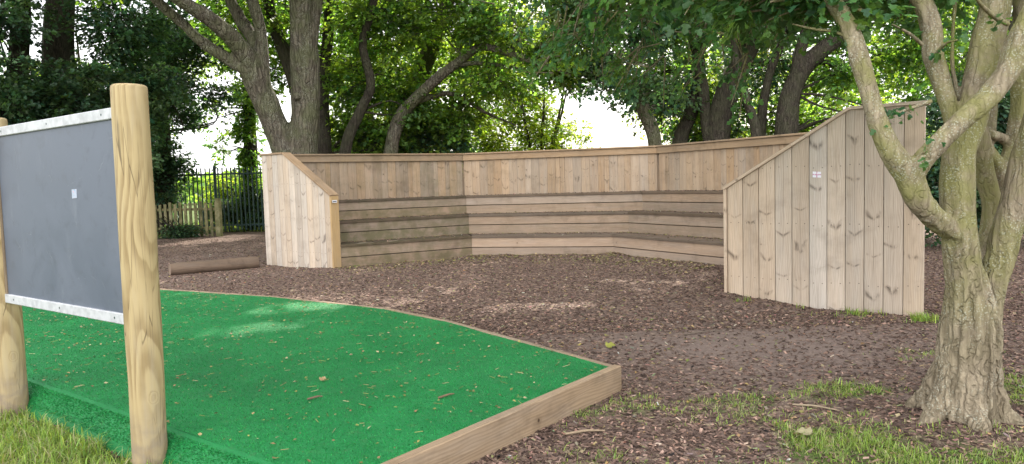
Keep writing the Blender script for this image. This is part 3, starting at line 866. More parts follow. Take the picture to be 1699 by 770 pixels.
DENS = 2.3
def fill(buf, twig, blobs, leaf=.09, m=26, L=.75, simple=False, gap=-.12, tint_v=.25, droop=.25, warm=0., strokes=None, limb_r=.035):
    """blobs: (x, y, z, rx, ry, rz, sprays)"""
    for (x, y, z, rx, ry, rz, n) in blobs:
        got = []; tries = 0
        if not simple and y > 10: n = int(n*DENS)
        while len(got) < n and tries < n*6:
            tries += 1
            v = rng.normal(0, 1, 3); v /= np.linalg.norm(v); r = rng.random()**.42
            p = np.array([x+v[0]*rx*r, y+v[1]*ry*r, z+v[2]*rz*r])
            if mnoise.noise(Vector(p*.85)) < gap: continue
            if p[2] < .1: continue
            got.append(p)
        if not got: continue
        cen = np.array(got); out = cen-np.array([x, y, z-rz*.25]); out[:, 2] *= .35
        sprays(buf, twig, cen, nz(out), m, L, leaf, simple, tint_v, droop, warm)
        if strokes is not None and twig is not None:
            c = np.array([x, y, z]); best = None
            for s_ in strokes:
                P_ = np.asarray(s_[0], float); dd = np.linalg.norm(P_-c, axis=1)+.6*np.maximum(P_[:, 2]-z, 0)
                i_ = int(dd.argmin())
                if best is None or dd[i_] < best[0]: best = (dd[i_], P_[i_])
            for kk in range(3):
                tg = c+rng.normal(0, .45, 3)*np.array([rx, ry, rz])*(.25 if kk == 0 else .9)
                mid = (best[1]+tg)/2+rng.normal(0, .12, 3)*np.linalg.norm(tg-best[1])+np.array([0, 0, .15])
                pp, r_ = smooth_path([best[1], mid, tg], [limb_r, limb_r*.6, limb_r*.2], 9)
                tube(twig, pp, r_, 6, .1, cap=False)

def remeshed(buf, name, mat, voxel, parent, disp=None, smooth=3):
    o = buf.build(name, mat, None, True)
    md = o.modifiers.new('r', 'REMESH'); md.mode = 'VOXEL'; md.voxel_size = voxel; md.use_smooth_shade = True
    sm_ = o.modifiers.new('s', 'SMOOTH'); sm_.factor = .5; sm_.iterations = smooth
    dg = bpy.context.evaluated_depsgraph_get()
    me = bpy.data.meshes.new_from_object(o.evaluated_get(dg))
    old = o.data; o.modifiers.clear(); o.data = me; bpy.data.meshes.remove(old); me.name = name
    n = len(me.vertices); V = np.empty(n*3, np.float32); me.vertices.foreach_get('co', V); V = V.reshape(-1, 3).astype(float)
    NN = np.empty(n*3, np.float32); me.vertices.foreach_get('normal', NN); NN = NN.reshape(-1, 3)
    if disp is not None:
        V += NN*disp(V)[:, None]
        me.vertices.foreach_set('co', V.astype(np.float32).ravel()); me.update()
    me.polygons.foreach_set('use_smooth', np.ones(len(me.polygons), bool))
    if not me.materials: me.materials.append(mat)
    setpar(o, parent)
    return o

def tree(name, label, strokes, blobs, bmat, lmat, group=None, leaf=.10, m=28, L=.75, upper=(), join=None, gap=-.25, warm=0., tint_v=.36, droop=.25, sides=12, cat='tree'):
    """strokes: (points, radii); a trunk with limbs as one mesh, a crown of separate leaves"""
    base = strokes[0][0][0]
    t = thing(name, label, cat, (base[0], base[1], 0), group)
    tr = Buf(); cr = Buf()
    heavy = Buf() if join else tr
    for k, (P_, r_) in enumerate(strokes):
        pp, rr = smooth_path(P_, r_, max(8, len(P_)*5))
        tube(heavy, pp, rr, sides, .16, seed=k*3.7+base[0])
    fill(cr, tr, blobs, leaf, m, L, False, gap, tint_v, droop, warm, strokes)
    if upper: fill(cr, tr, upper, .18, 20, 1.3, True, -.35, tint_v, droop, warm, strokes, .06)
    if join:
        pk, rk = smooth_path([(-4.50, 15.75, 3.44), (-4.55, 15.64, 3.42), (-4.565, 15.60, 3.41)], [.10, .085, .06], 8)
        tube(heavy, pk, rk, 14, .2)
        def disp(V): return .018*np.array([mnoise.noise(Vector((p[0]*9, p[1]*9, p[2]*2.2))) for p in V])
        o = remeshed(heavy, 'trunk', bmat, join, t, disp)
        if tr.n: tr.build('branches', bmat, t, True)
    else:
        tr.build('trunk', bmat, t, True)
    cr.build('crown', lmat, t)
    return t

def px(p, z=0): return p

DENS = 2.2
# --- big twin-stemmed maple behind the left end of the seating
S = [
    ([(-4.70, 16.0, -.1), (-4.66, 16.0, 1.0), (-4.58, 16.0, 2.13), (-4.44, 16.0, 3.2), (-4.39, 15.9, 4.23), (-4.37, 15.7, 5.08), (-4.38, 15.5, 6.16), (-4.6, 15.2, 9.0), (-4.9, 14.8, 12.)], [.46, .40, .37, .34, .34, .26, .24, .16, .05]),
    ([(-4.39, 15.9, 4.15), (-4.20, 15.9, 5.1), (-4.0, 16.1, 6.33), (-3.5, 16.3, 8.6), (-3.0, 16.2, 11.)], [.27, .22, .20, .14, .05]),
    ([(-4.80, 16.0, -.1), (-4.82, 16.0, 1.0), (-4.90, 16.0, 2.14), (-5.12, 15.9, 2.89), (-5.39, 15.7, 3.74), (-5.57, 15.4, 4.38), (-5.76, 15.1, 4.7), (-6.06, 14.8, 4.99), (-6.4, 14.5, 5.22), (-6.9, 14.0, 5.7), (-8.2, 13.2, 6.8)], [.42, .38, .35, .31, .31, .22, .19, .17, .15, .12, .04]),
    ([(-5.38, 15.6, 3.7), (-5.58, 15.5, 4.0), (-5.86, 15.4, 4.21), (-6.26, 15.2, 4.5), (-6.64, 15.0, 4.92), (-6.97, 14.7, 5.29), (-7.6, 14.2, 6.1), (-8.6, 13.6, 7.2)], [.15, .15, .14, .13, .12, .11, .09, .03]),
    ([(-5.33, 15.7, 3.6), (-5.45, 15.9, 4.61), (-5.75, 16.0, 5.11), (-5.96, 16.0, 5.58), (-6.3, 16.0, 6.6), (-6.9, 16.2, 9.)], [.22, .17, .15, .13, .10, .04]),
    ([(-5.27, 15.7, 3.7), (-5.28, 15.8, 4.69), (-5.29, 15.7, 5.07), (-5.35, 15.6, 5.47), (-5.5, 15.4, 7.0), (-5.6, 15.2, 10.)], [.20, .15, .14, .13, .11, .03]),
]
S = [(P_, [q*.9 for q in r_]) for P_, r_ in S]
BIG = [(-6.5, 14.4, 6.9, 2.2, 1.8, 1.1, 90), (-3.8, 15.5, 7.2, 2.0, 1.8, 1.2, 90), (-8.0, 14.2, 6.6, 1.4, 1.4, 1.2, 70)]
tree('maple_tree', 'large grey maple with two thick stems rising behind the left end of the seating', S, BIG, M['greybark'], M['leaf'],
     upper=[(-6, 14.5, 10, 3.4, 3.2, 2.6, 420), (-3, 15.2, 11, 3.2, 3.2, 2.6, 380), (-4.5, 15, 14, 3.0, 3., 2., 260)], join=.035)

G1 = 'trees behind the seating'
def up(x, y, n=300, r=2.6, z=10.2): return [(x, y, z, r, r, 2.6, n), (x+.4, y-.3, z+3.2, r*.8, r*.8, 1.8, n//2)]

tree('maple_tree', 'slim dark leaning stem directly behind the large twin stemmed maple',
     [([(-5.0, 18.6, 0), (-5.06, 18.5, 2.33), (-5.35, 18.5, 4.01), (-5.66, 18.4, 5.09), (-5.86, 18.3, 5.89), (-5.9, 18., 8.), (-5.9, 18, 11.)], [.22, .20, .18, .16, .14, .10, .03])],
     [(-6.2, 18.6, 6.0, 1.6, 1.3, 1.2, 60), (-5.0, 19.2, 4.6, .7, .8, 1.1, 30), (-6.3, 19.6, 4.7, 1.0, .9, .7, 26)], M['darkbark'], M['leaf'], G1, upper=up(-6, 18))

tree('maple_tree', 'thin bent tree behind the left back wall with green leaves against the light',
     [([(-4.2, 17.6, 0), (-3.98, 17.5, 2.26), (-3.57, 17.5, 3.26), (-3.26, 17.4, 3.88), (-3.37, 17.2, 4.77), (-3.09, 17.0, 5.55), (-2.83, 16.8, 6.5), (-2.6, 16.6, 9.)], [.17, .14, .12, .105, .10, .09, .08, .03]),
      ([(-4.75, 18.5, 0), (-4.73, 18.5, 2.33), (-4.72, 18.6, 3.93), (-4.54, 18.8, 5.63), (-4.6, 19.0, 7.2)], [.24, .21, .17, .14, .1])],
     [(-3.0, 17.9, 5.6, 1.4, 1.2, 1.2, 80), (-3.6, 18.4, 4.2, .9, .9, .9, 46), (-2.6, 18.6, 3.6, .8, .8, .8, 36), (-4.1, 19.3, 3.0, .8, .8, .7, 34), (-3.2, 18.9, 2.7, .9, .7, .6, 30)], M['darkbark'], M['leaf'], G1, upper=up(-3, 17.6), warm=.05)

DENS = 1.8
tree('maple_tree', 'tree with a long limb arching to the right above the back wall',
     [([(-3.2, 18.2, 0), (-2.94, 18.0, 2.33), (-2.67, 18.0, 3.14), (-2.36, 17.9, 3.5), (-1.63, 17.6, 4.05), (-1.03, 17.3, 4.41), (-.56, 17.0, 4.61), (.12, 16.7, 4.36), (.86, 16.5, 4.06), (1.4, 16.3, 3.8)], [.22, .19, .16, .14, .12, .105, .09, .075, .05, .02]),
      ([(-1.63, 17.6, 4.05), (-1.39, 17.5, 4.24), (-.88, 17.3, 4.29), (-.29, 17.2, 4.23), (.54, 17.0, 4.03)], [.07, .06, .055, .04, .02]),
      ([(-2.40, 17.9, 3.46), (-1.55, 18.2, 3.72), (-1.08, 18.4, 3.56), (-.55, 18.5, 3.23), (.18, 18.6, 2.91)], [.08, .065, .055, .04, .02]),
      ([(-2.9, 20.0, 0), (-2.88, 20.0, 2.42), (-2.52, 20.0, 4.05), (-1.93, 19.9, 5.47), (-1.56, 19.8, 6.4), (-1.2, 19.8, 9.)], [.30, .28, .26, .24, .20, .06])],
     [(-1.5, 17.7, 5.6, 1.4, 1.1, 1.0, 90), (.3, 17.0, 5.2, 1.4, 1.0, .9, 80), (-.3, 17.6, 3.9, 1.0, .8, .5, 30), (-1.4, 18.9, 3.2, 1.0, .8, .6, 40), (-2.1, 20.4, 4.6, 1.3, .8, 1.2, 60), (1.2, 16.9, 4.3, .8, .8, .6, 40), (-.6, 19.4, 4.9, 1.4, 1., .9, 60), (-2.1, 19.4, 2.7, .9, .7, .6, 40)],
     M['greybark'], M['leaf'], G1, upper=up(-.5, 17.6, 320)+up(1.6, 18, 260), warm=.08)

tree('maple_tree', 'leaning tree with a bare curved stem right of the bright sky gap',
     [([(3.6, 17.6, 0), (3.51, 17.5, 2.27), (3.23, 17.4, 3.1), (3.03, 17.3, 3.51), (2.74, 17.2, 3.87), (2.4, 17.0, 4.21), (2.0, 16.8, 4.75), (1.64, 16.5, 5.36), (1.37, 16.3, 6.11), (1.0, 16., 8.)], [.20, .175, .165, .15, .14, .13, .12, .10, .08, .03])],
     [(2.0, 16.6, 5.6, 1.3, 1.0, .9, 90), (3.2, 17.6, 4.9, 1.1, .9, .9, 60), (2.1, 17.2, 4.0, .9, .7, .5, 40), (3.9, 18.2, 3.5, .7, .7, .7, 30), (3.0, 16.6, 3.6, .6, .5, .35, 16)], M['greybark'], M['leafdark'], G1, upper=up(2.6, 16.8, 320))

tree('maple_tree', 'upright dark tree behind the right part of the back wall, slightly leaning right',
     [([(4.2, 18.5, 0), (4.34, 18.5, 2.29), (4.61, 18.5, 3.05), (4.83, 18.4, 4.09), (4.66, 18.3, 4.97), (4.42, 18.2, 5.84), (4.28, 18.2, 6.71), (4.2, 18.2, 9.)], [.22, .20, .18, .16, .14, .12, .10, .03])],
     [(4.3, 18.2, 5.7, 1.3, 1.0, 1.0, 80), (5.0, 19.3, 3.2, .9, .8, .9, 44), (4.2, 19.6, 4.4, 1.2, .9, .9, 50)], M['darkbark'], M['leaf'], G1, upper=up(4.4, 18.4, 300))

tree('maple_tree', 'stout dark trunk leaning right behind the low end of the right panel',
     [([(5.0, 18.0, 0), (5.12, 18.0, 2.32), (5.37, 18.0, 3.42), (5.73, 17.9, 4.21), (6.03, 17.8, 4.83), (6.19, 17.6, 5.64), (6.3, 17.4, 6.42), (6.4, 17, 9.)], [.36, .32, .29, .26, .22, .19, .16, .05]),
      ([(4.98, 18.0, 1.2), (4.94, 18.0, 2.33), (4.89, 18.0, 2.73), (4.85, 18.1, 3.66), (4.75, 18.2, 4.5), (5.0, 18.4, 5.87), (5.1, 18.5, 7.5)], [.15, .14, .14, .13, .12, .10, .04])],
     [(5.9, 17.6, 6.1, 1.3, 1.1, .9, 80), (6.6, 18.8, 4.4, 1.2, .9, 1.0, 60), (5.5, 19.4, 3.0, .9, .8, .8, 40)], M['darkbark'], M['leafdark'], G1, upper=up(6.2, 17.6, 320))

tree('maple_tree', 'pair of slender upright stems between the stout dark trunk and the right panel',
     [([(5.9, 17.0, 0), (5.78, 17.0, 2.32), (5.58, 17.0, 3.16), (5.37, 17.0, 3.86), (5.28, 17.0, 4.42), (5.34, 17.0, 5.51), (5.39, 17.0, 6.33), (5.4, 17, 8.)], [.13, .115, .10, .10, .09, .08, .07, .02]),
      ([(6.0, 17.4, 0), (6.05, 17.5, 2.41), (6.25, 17.5, 3.77), (6.61, 17.5, 4.75), (6.83, 17.5, 6.3), (7., 17.5, 8.)], [.13, .12, .10, .09, .08, .02])],
     [(5.4, 16.8, 5.5, 1.0, .8, .8, 50), (7.0, 17.3, 5.7, 1.1, .9, .9, 60)], M['darkbark'], M['leafdark'], G1, upper=up(6.8, 17, 220))

tree('maple_tree', 'dark forked tree leaning right over the top of the right panel',
     [([(6.3, 17.0, 0), (6.46, 17.0, 2.37), (6.63, 17.0, 3.41), (7.01, 16.9, 4.08), (7.69, 16.7, 4.63), (8.22, 16.4, 5.15), (8.67, 16.0, 5.81), (9.2, 15.6, 7.5)], [.30, .26, .23, .20, .17, .14, .12, .04]),
      ([(6.63, 17.0, 3.35), (6.8, 16.9, 4.4), (7.1, 16.9, 5.6), (7.2, 16.8, 7.)], [.14, .12, .10, .04])],
     [(8.2, 16.4, 6.0, 1.3, 1.0, .8, 80), (8.0, 17.3, 4.0, 1.0, .9, .9, 56), (9.4, 16.6, 5.0, 1.1, 1.0, 1.2, 70), (7.1, 18.6, 2.9, 1.0, .8, .8, 44), (8.8, 18.0, 2.6, 1.1, .8, .9, 44), (10.2, 16.8, 3.3, 1.2, .9, 1.3, 70)], M['darkbark'], M['leaf'], G1, upper=up(8.4, 16.6, 320))

# --- left dark side
DENS = 2.0
GL = 'dark trees at the left'
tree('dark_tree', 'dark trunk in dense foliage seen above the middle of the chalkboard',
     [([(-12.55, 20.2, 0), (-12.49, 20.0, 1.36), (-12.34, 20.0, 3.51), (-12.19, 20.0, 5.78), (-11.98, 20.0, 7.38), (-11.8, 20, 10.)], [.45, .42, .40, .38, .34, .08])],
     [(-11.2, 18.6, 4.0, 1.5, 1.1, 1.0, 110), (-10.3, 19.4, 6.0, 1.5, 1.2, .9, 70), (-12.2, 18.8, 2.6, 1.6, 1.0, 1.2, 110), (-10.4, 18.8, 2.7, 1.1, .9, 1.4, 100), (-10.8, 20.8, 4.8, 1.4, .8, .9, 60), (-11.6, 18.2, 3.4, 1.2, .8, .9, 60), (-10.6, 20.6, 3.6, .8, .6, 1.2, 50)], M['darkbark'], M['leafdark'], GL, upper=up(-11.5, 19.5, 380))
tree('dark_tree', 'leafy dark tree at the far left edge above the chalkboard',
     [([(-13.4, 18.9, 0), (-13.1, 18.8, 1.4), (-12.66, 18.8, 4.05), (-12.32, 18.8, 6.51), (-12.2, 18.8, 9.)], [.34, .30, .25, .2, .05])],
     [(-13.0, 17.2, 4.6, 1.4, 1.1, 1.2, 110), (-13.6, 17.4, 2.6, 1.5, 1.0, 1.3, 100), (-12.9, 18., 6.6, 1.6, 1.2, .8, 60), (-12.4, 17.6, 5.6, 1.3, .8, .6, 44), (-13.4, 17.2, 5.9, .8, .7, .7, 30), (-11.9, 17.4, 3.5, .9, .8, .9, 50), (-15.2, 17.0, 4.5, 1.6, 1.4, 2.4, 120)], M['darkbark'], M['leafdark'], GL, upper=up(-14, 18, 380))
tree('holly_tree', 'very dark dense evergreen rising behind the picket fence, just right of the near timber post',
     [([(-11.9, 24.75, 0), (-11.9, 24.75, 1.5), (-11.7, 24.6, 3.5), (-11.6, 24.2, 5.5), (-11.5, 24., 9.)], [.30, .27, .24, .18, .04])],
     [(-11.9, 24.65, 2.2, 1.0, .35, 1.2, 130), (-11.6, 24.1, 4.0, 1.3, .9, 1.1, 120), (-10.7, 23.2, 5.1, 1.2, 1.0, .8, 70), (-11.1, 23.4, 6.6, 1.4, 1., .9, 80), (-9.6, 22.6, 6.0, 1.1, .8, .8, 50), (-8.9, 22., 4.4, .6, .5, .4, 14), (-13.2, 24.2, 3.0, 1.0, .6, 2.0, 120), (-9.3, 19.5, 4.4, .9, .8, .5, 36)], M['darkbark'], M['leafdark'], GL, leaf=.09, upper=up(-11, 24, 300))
iv = tree('ivy_tree', 'slim ivy clad trunk behind the metal fence, in the bright gap beside the left panel',
     [([(-9.42, 26.2, 0), (-9.38, 26.2, 1.14), (-9.34, 26.2, 2.87), (-9.31, 26.2, 4.38), (-9.29, 26.2, 6.94), (-9.24, 26.2, 9.62)], [.27, .25, .23, .21, .17, .04])],
     [(-9.36, 25.95, 1.64, 0.42, 0.42, 1.12, 40), (-9.33, 25.95, 3.26, 0.45, 0.42, 1.0, 44), (-9.28, 25.95, 4.76, 0.57, 0.5, 0.75, 36), (-9.48, 25.7, 6.63, 1.25, 1.12, 1.0, 50), (-10.6, 25.95, 4.13, 0.75, 0.5, 0.75, 14), (-10.36, 26.08, 3.01, 0.5, 0.37, 0.62, 7)], M['darkbark'], M['leaf'], GL, L=.45, m=20, upper=up(-9, 26, 200))

# --- sunlit growth beyond
DENS = 1.7
GB = 'sunlit trees beyond the seating'
def small(name, label, x, y, h, blobs, lm, n=3, group=None, leaf=.09, warm=.15, cat='tree', r=.08):
    st = []
    for k in range(n):
        a = rng.uniform(0, 6.28); dx, dy = math.cos(a)*.18*h, math.sin(a)*.12*h
        st.append(([(x+dx*.1, y+dy*.1, -.05), (x+dx*.35, y+dy*.3, h*.35), (x+dx*.9, y+dy, h*.7), (x+dx*1.3, y+dy*1.2, h)], [r, r*.8, r*.5, r*.15]))
    return tree(name, label, st, blobs, M['darkbark'], lm, group, leaf=leaf, warm=warm, sides=8, gap=-.3, cat=cat)
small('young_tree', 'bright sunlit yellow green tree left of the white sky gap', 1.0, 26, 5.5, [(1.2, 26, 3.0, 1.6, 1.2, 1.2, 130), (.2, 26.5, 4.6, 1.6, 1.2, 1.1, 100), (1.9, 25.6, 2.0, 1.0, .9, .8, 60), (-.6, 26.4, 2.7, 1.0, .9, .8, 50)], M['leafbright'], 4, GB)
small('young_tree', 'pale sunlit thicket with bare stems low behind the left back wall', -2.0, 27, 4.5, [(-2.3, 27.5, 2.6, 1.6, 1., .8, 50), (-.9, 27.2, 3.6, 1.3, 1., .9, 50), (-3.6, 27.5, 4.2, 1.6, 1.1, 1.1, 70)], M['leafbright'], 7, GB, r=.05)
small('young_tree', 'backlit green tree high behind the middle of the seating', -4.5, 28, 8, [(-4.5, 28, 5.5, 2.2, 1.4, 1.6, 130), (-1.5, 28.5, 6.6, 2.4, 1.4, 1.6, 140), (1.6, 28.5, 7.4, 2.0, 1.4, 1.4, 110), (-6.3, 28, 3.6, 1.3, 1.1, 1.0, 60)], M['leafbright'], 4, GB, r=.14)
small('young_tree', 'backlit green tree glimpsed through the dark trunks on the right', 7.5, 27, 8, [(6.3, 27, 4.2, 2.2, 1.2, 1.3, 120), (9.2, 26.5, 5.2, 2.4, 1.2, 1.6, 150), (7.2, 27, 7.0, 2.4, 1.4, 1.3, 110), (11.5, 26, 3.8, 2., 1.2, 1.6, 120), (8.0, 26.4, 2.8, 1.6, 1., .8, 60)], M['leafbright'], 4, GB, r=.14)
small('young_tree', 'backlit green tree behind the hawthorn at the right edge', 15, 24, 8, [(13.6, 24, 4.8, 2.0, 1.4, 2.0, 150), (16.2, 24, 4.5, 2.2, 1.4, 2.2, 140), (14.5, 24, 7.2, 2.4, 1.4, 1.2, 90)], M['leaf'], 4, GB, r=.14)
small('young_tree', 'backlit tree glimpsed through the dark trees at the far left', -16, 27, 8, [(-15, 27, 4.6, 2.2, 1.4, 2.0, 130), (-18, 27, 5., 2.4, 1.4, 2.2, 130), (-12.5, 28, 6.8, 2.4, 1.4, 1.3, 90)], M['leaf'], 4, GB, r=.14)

DENS = 1.2
tree('maple_tree', 'added tall shade tree mostly hidden behind the twin stemmed maple, crown above the metal fence', [([(-5.3, 27.5, 0), (-5.3, 27.5, 3), (-5.5, 27.4, 6), (-5.8, 27.2, 10)], [.3, .26, .2, .06])],
     [(-5.4, 27, 6.2, 1.6, 1.2, 1.0, 60)], M['darkbark'], M['leaf'], G1, upper=[(-6.6, 26.5, 8.5, 3., 2.2, 2.0, 300), (-4, 26.5, 10, 2.6, 2.2, 2.2, 220), (-9.4, 26.5, 9.5, 2.6, 2.2, 2.2, 240)])  # tree added so its high crown keeps sun off the far left mulch
DENS = 2.0
small('shrub', 'very dark evergreen bush behind the left back wall beside the leaning trunk', -1.9, 19.3, 2.4, [(-1.9, 19.3, 2.6, .8, .5, .75, 80), (-3.7, 19.8, 2.5, .8, .5, .7, 80)], M['leafdark'], 5, None, leaf=.085, warm=0, cat='shrub', r=.03)
GS = 'shrubs along the metal fence'
small('shrub', 'yellow green sunlit bush behind the metal fence under the sky gap', -10.2, 27.5, 2.2, [(-10.3, 27.4, 1.35, 1.1, .7, .85, 110), (-9.1, 27.8, 1.1, .9, .7, .8, 80)], M['leafbright'], 5, GS, leaf=.08, cat='shrub', r=.03)
small('shrub', 'green bush growing against the metal fence beside the left end panel', -8.4, 25.8, 1.9, [(-8.6, 25.9, .9, 1.1, .5, .75, 130), (-7.2, 25.8, 1.1, .8, .5, .8, 90), (-10.2, 25.9, .7, .8, .4, .5, 50)], M['leafdark'], 5, GS, leaf=.08, cat='shrub', r=.03)
small('shrub', 'low dark green bush at the foot of the picket fence', -10.9, 23.0, .7, [(-10.9, 23.0, .25, .75, .28, .22, 40)], M['leafdark'], 5, GS, leaf=.06, warm=0, cat='shrub', r=.015)
small('shrub', 'dark bush behind the right panel and the hawthorn trunk', 8.6, 13.6, 2.6, [(8.2, 13.4, 1.3, .95, .7, 1.0, 120), (9.7, 13.2, 1.6, 1.0, .8, 1.3, 130), (8.9, 13.6, 2.6, 1.1, .7, .7, 80), (7.2, 14.4, 1.0, .8, .6, .8, 70)], M['leafdark'], 5, None, leaf=.075, warm=0, cat='shrub', r=.035)

# --- distant hedge line (one mass) and a pale house
hb = Buf(); n = 5200
hx = rng.uniform(-75, 75, n); hy = 85+rng.uniform(-6, 10, n); hz = rng.random(n)**.8*(3.2+1.6*np.array([mnoise.noise(Vector((q*.06, 1, 2))) for q in hx]))
put_leaves(hb, np.stack([hx, hy, hz], -1), rng.normal(0, 1, (n, 3)), rng.normal(0, 1, (n, 3))+[0, -1, .5], rng.uniform(.7, 1.5, n), np.repeat(np.exp(rng.normal(0, .3, (n, 1))), 3, 1), False)
tag(hb.build('far_hedge', M['leaf']), 'distant hedge line across the field beyond the fence', 'hedge', None, 'stuff')
hs = thing('house', 'small distant pale house with grey roof beyond the metal fence', 'house', (-56, 152, 0))
b = Buf(); prism(b, (-58.6, 150, 0), (1, 0, 0), (0, 1, 0), (0, 0, 1), [(0, 0), (5.2, 0), (5.2, 5), (0, 5)], 0, 3.0); b.build('wall', plain('render_wall', (.55, .53, .5)), hs)
b = Buf(); prism(b, (-58.9, 149.6, 3.0), (0, 1, 0), (0, 0, 1), (1, 0, 0), [(0, 0.002), (5.8, 0.002), (2.9, 2.2)], 0, 5.8); b.build('roof', plain('slate_roof', (.17, .19, .23)), hs)

# ------------------------------------------------------------------ the near hawthorn
ht = thing('hawthorn_tree', 'old multi stemmed hawthorn with yellow green bark and flared base, nearest the camera', 'tree', (2.58, 4.09, 0))
PX = 1/1197.6
def W(x, y, Y):
    """reference ray of the survey camera, only used to lay out the limbs' joints in metres"""
    p_, r_ = .0682, .0287
    f_ = np.array([0, math.cos(p_), -math.sin(p_)]); rt = np.array([1., 0, 0]); u_ = np.cross(rt, f_)
    R_ = math.cos(r_)*rt-math.sin(r_)*u_; U_ = math.sin(r_)*rt+math.cos(r_)*u_
    d_ = f_+R_*(x-849.5)*PX-U_*(y-385)*PX
    return np.array([0, 0, 1.45])+d_*Y/d_[1]
hb = Buf()
def flute(th, s):
    k = max(0., 1-s/.95)
    return 1+k*(.13*np.cos(5*th+.8+s)+.11*np.cos(8*th+2+s*1.7)+.07*np.cos(13*th-s*2))+.035*np.cos(7*th+s*1.5)+.02*np.cos(15*th+s)
def limb(pts, tail=None, sides=28, lump=.22, fl=None):
    P_ = [W(x, y, Y) for x, y, Y, r in pts]; rr = [r*(.90 if y < 520 else .97)*Y*PX for x, y, Y, r in pts]
    for q, r in (tail or []): P_.append(np.array(q)); rr.append(r)
    pp, r2 = smooth_path(P_, rr, len(P_)*9)
    tube(hb, pp, r2, sides, lump, fl, seed=pts[0][0]*.01)
    return pp, r2
HS = []
HS.append(limb([(1603, 745, 4.09, 74), (1603, 700, 4.09, 64), (1604, 655, 4.09, 53), (1608, 600, 4.09, 47), (1612, 540, 4.09, 45), (1608, 490, 4.08, 38), (1598, 440, 4.07, 30), (1590, 380, 4.06, 29), (1588, 310, 4.05, 30), (1592, 250, 4.05, 27), (1607, 215, 4.06, 25), (1622, 150, 4.08, 27), (1638, 70, 4.1, 27), (1652, 0, 4.1, 25)],
               [((2.85, 4.2, 3.0), .07), ((3.0, 4.5, 4.0), .045), ((3.1, 4.7, 5.2), .015)], 48, .12, flute))
HS.append(limb([(1593, 240, 4.06, 15), (1580, 200, 4.1, 15), (1566, 150, 4.12, 16), (1549, 95, 4.15, 17), (1537, 20, 4.2, 17)], [((2.2, 4.3, 2.9), .05), ((1.9, 4.5, 3.8), .03), ((1.7, 4.6, 4.8), .01)]))
HS.append(limb([(1600, 400, 4.08, 20), (1578, 382, 4.03, 21), (1550, 362, 3.98, 21), (1522, 328, 3.92, 23), (1503, 285, 3.9, 24), (1472, 240, 3.9, 18), (1449, 180, 3.92, 17), (1428, 105, 3.95, 16), (1408, 45, 4.0, 15)], [((1.75, 4.05, 2.5), .04), ((1.45, 4.2, 3.2), .028), ((1.1, 4.5, 4.2), .01)]))
HS.append(limb([(1508, 300, 3.9, 20), (1535, 262, 3.86, 18), (1565, 230, 3.84, 18), (1600, 197, 3.84, 18), (1642, 160, 3.84, 19), (1677, 112, 3.84, 22), (1702, 50, 3.84, 23), (1735, -20, 3.84, 21)], [((3.2, 3.9, 2.9), .05), ((3.5, 3.9, 3.8), .03), ((3.6, 4, 4.8), .01)]))
HS.append(limb([(1630, 560, 4.1, 26), (1640, 490, 4.1, 24), (1657, 425, 4.1, 24), (1677, 360, 4.08, 25), (1697, 290, 4.05, 26), (1722, 200, 4.0, 25), (1750, 90, 4.0, 22)], [((3.35, 4.0, 2.6), .055), ((3.7, 3.9, 3.6), .03), ((3.9, 3.9, 4.6), .01)]))
HS.append(limb([(1630, 500, 4.2, 20), (1636, 430, 4.28, 19), (1643, 380, 4.32, 16), (1645, 335, 4.32, 16), (1632, 280, 4.3, 17), (1622, 235, 4.25, 18), (1615, 190, 4.2, 15)]))
HS.append(limb([(1640, 440, 4.3, 14), (1660, 385, 4.38, 13), (1666, 325, 4.4, 14), (1655, 280, 4.38, 16), (1634, 245, 4.33, 14), (1622, 205, 4.25, 12)]))
HS.append(limb([(1655, 300, 4.42, 10), (1676, 250, 4.5, 12), (1688, 190, 4.5, 13), (1690, 100, 4.5, 13), (1693, 10, 4.5, 12)], [((3.1, 4.7, 3.0), .03), ((3.1, 4.9, 4.0), .01)]))
HS.append(limb([(1640, 222, 4.4, 8), (1660, 228, 4.5, 9), (1690, 245, 4.55, 9), (1730, 262, 4.6, 8)], None, 14))
HS.append(limb([(1640, 250, 4.5, 9), (1645, 190, 4.6, 9), (1650, 120, 4.6, 9), (1648, 40, 4.6, 8)], [((3.0, 4.8, 3.0), .02)], 14))
HS.append(limb([(1590, 165, 4.14, 5), (1580, 110, 4.18, 4.5), (1581, 55, 4.2, 4), (1586, -10, 4.2, 4)], None, 10))
# buttress roots
for a, l in ((3.5, .30), (4.5, .20), (5.5, .34), (.4, .26), (2.3, .22), (1.3, .25)):
    d = np.array([math.cos(a), math.sin(a), 0.]); c = np.array([2.575, 4.09, 0.])
    pp, r2 = smooth_path([c+d*.08+[0, 0, .45], c+d*.155+[0, 0, .18], c+d*.24+[0, 0, .05], c+d*(.24+l*.4)+[0, 0, -.03]], [.05, .055, .05, .02], 14)
    tube(hb, pp, r2, 14, .25, seed=a)
def hdisp(V):
    out = np.empty(len(V))
    for i, p in enumerate(V):
        z = p[2]
        a = mnoise.noise(Vector((p[0]*23, p[1]*23, z*1.3))); b2 = mnoise.noise(Vector((p[0]*42, p[1]*42, z*7)))
        k = 1.0 if z < .6 else max(.12, 1.0-(z-.6)*1.2)
        out[i] = k*(.018*(.5-2.4*abs(a)))+.002*b2
    return out
remeshed(hb, 'trunk', M['hawbark'], .008, ht, hdisp, 2)

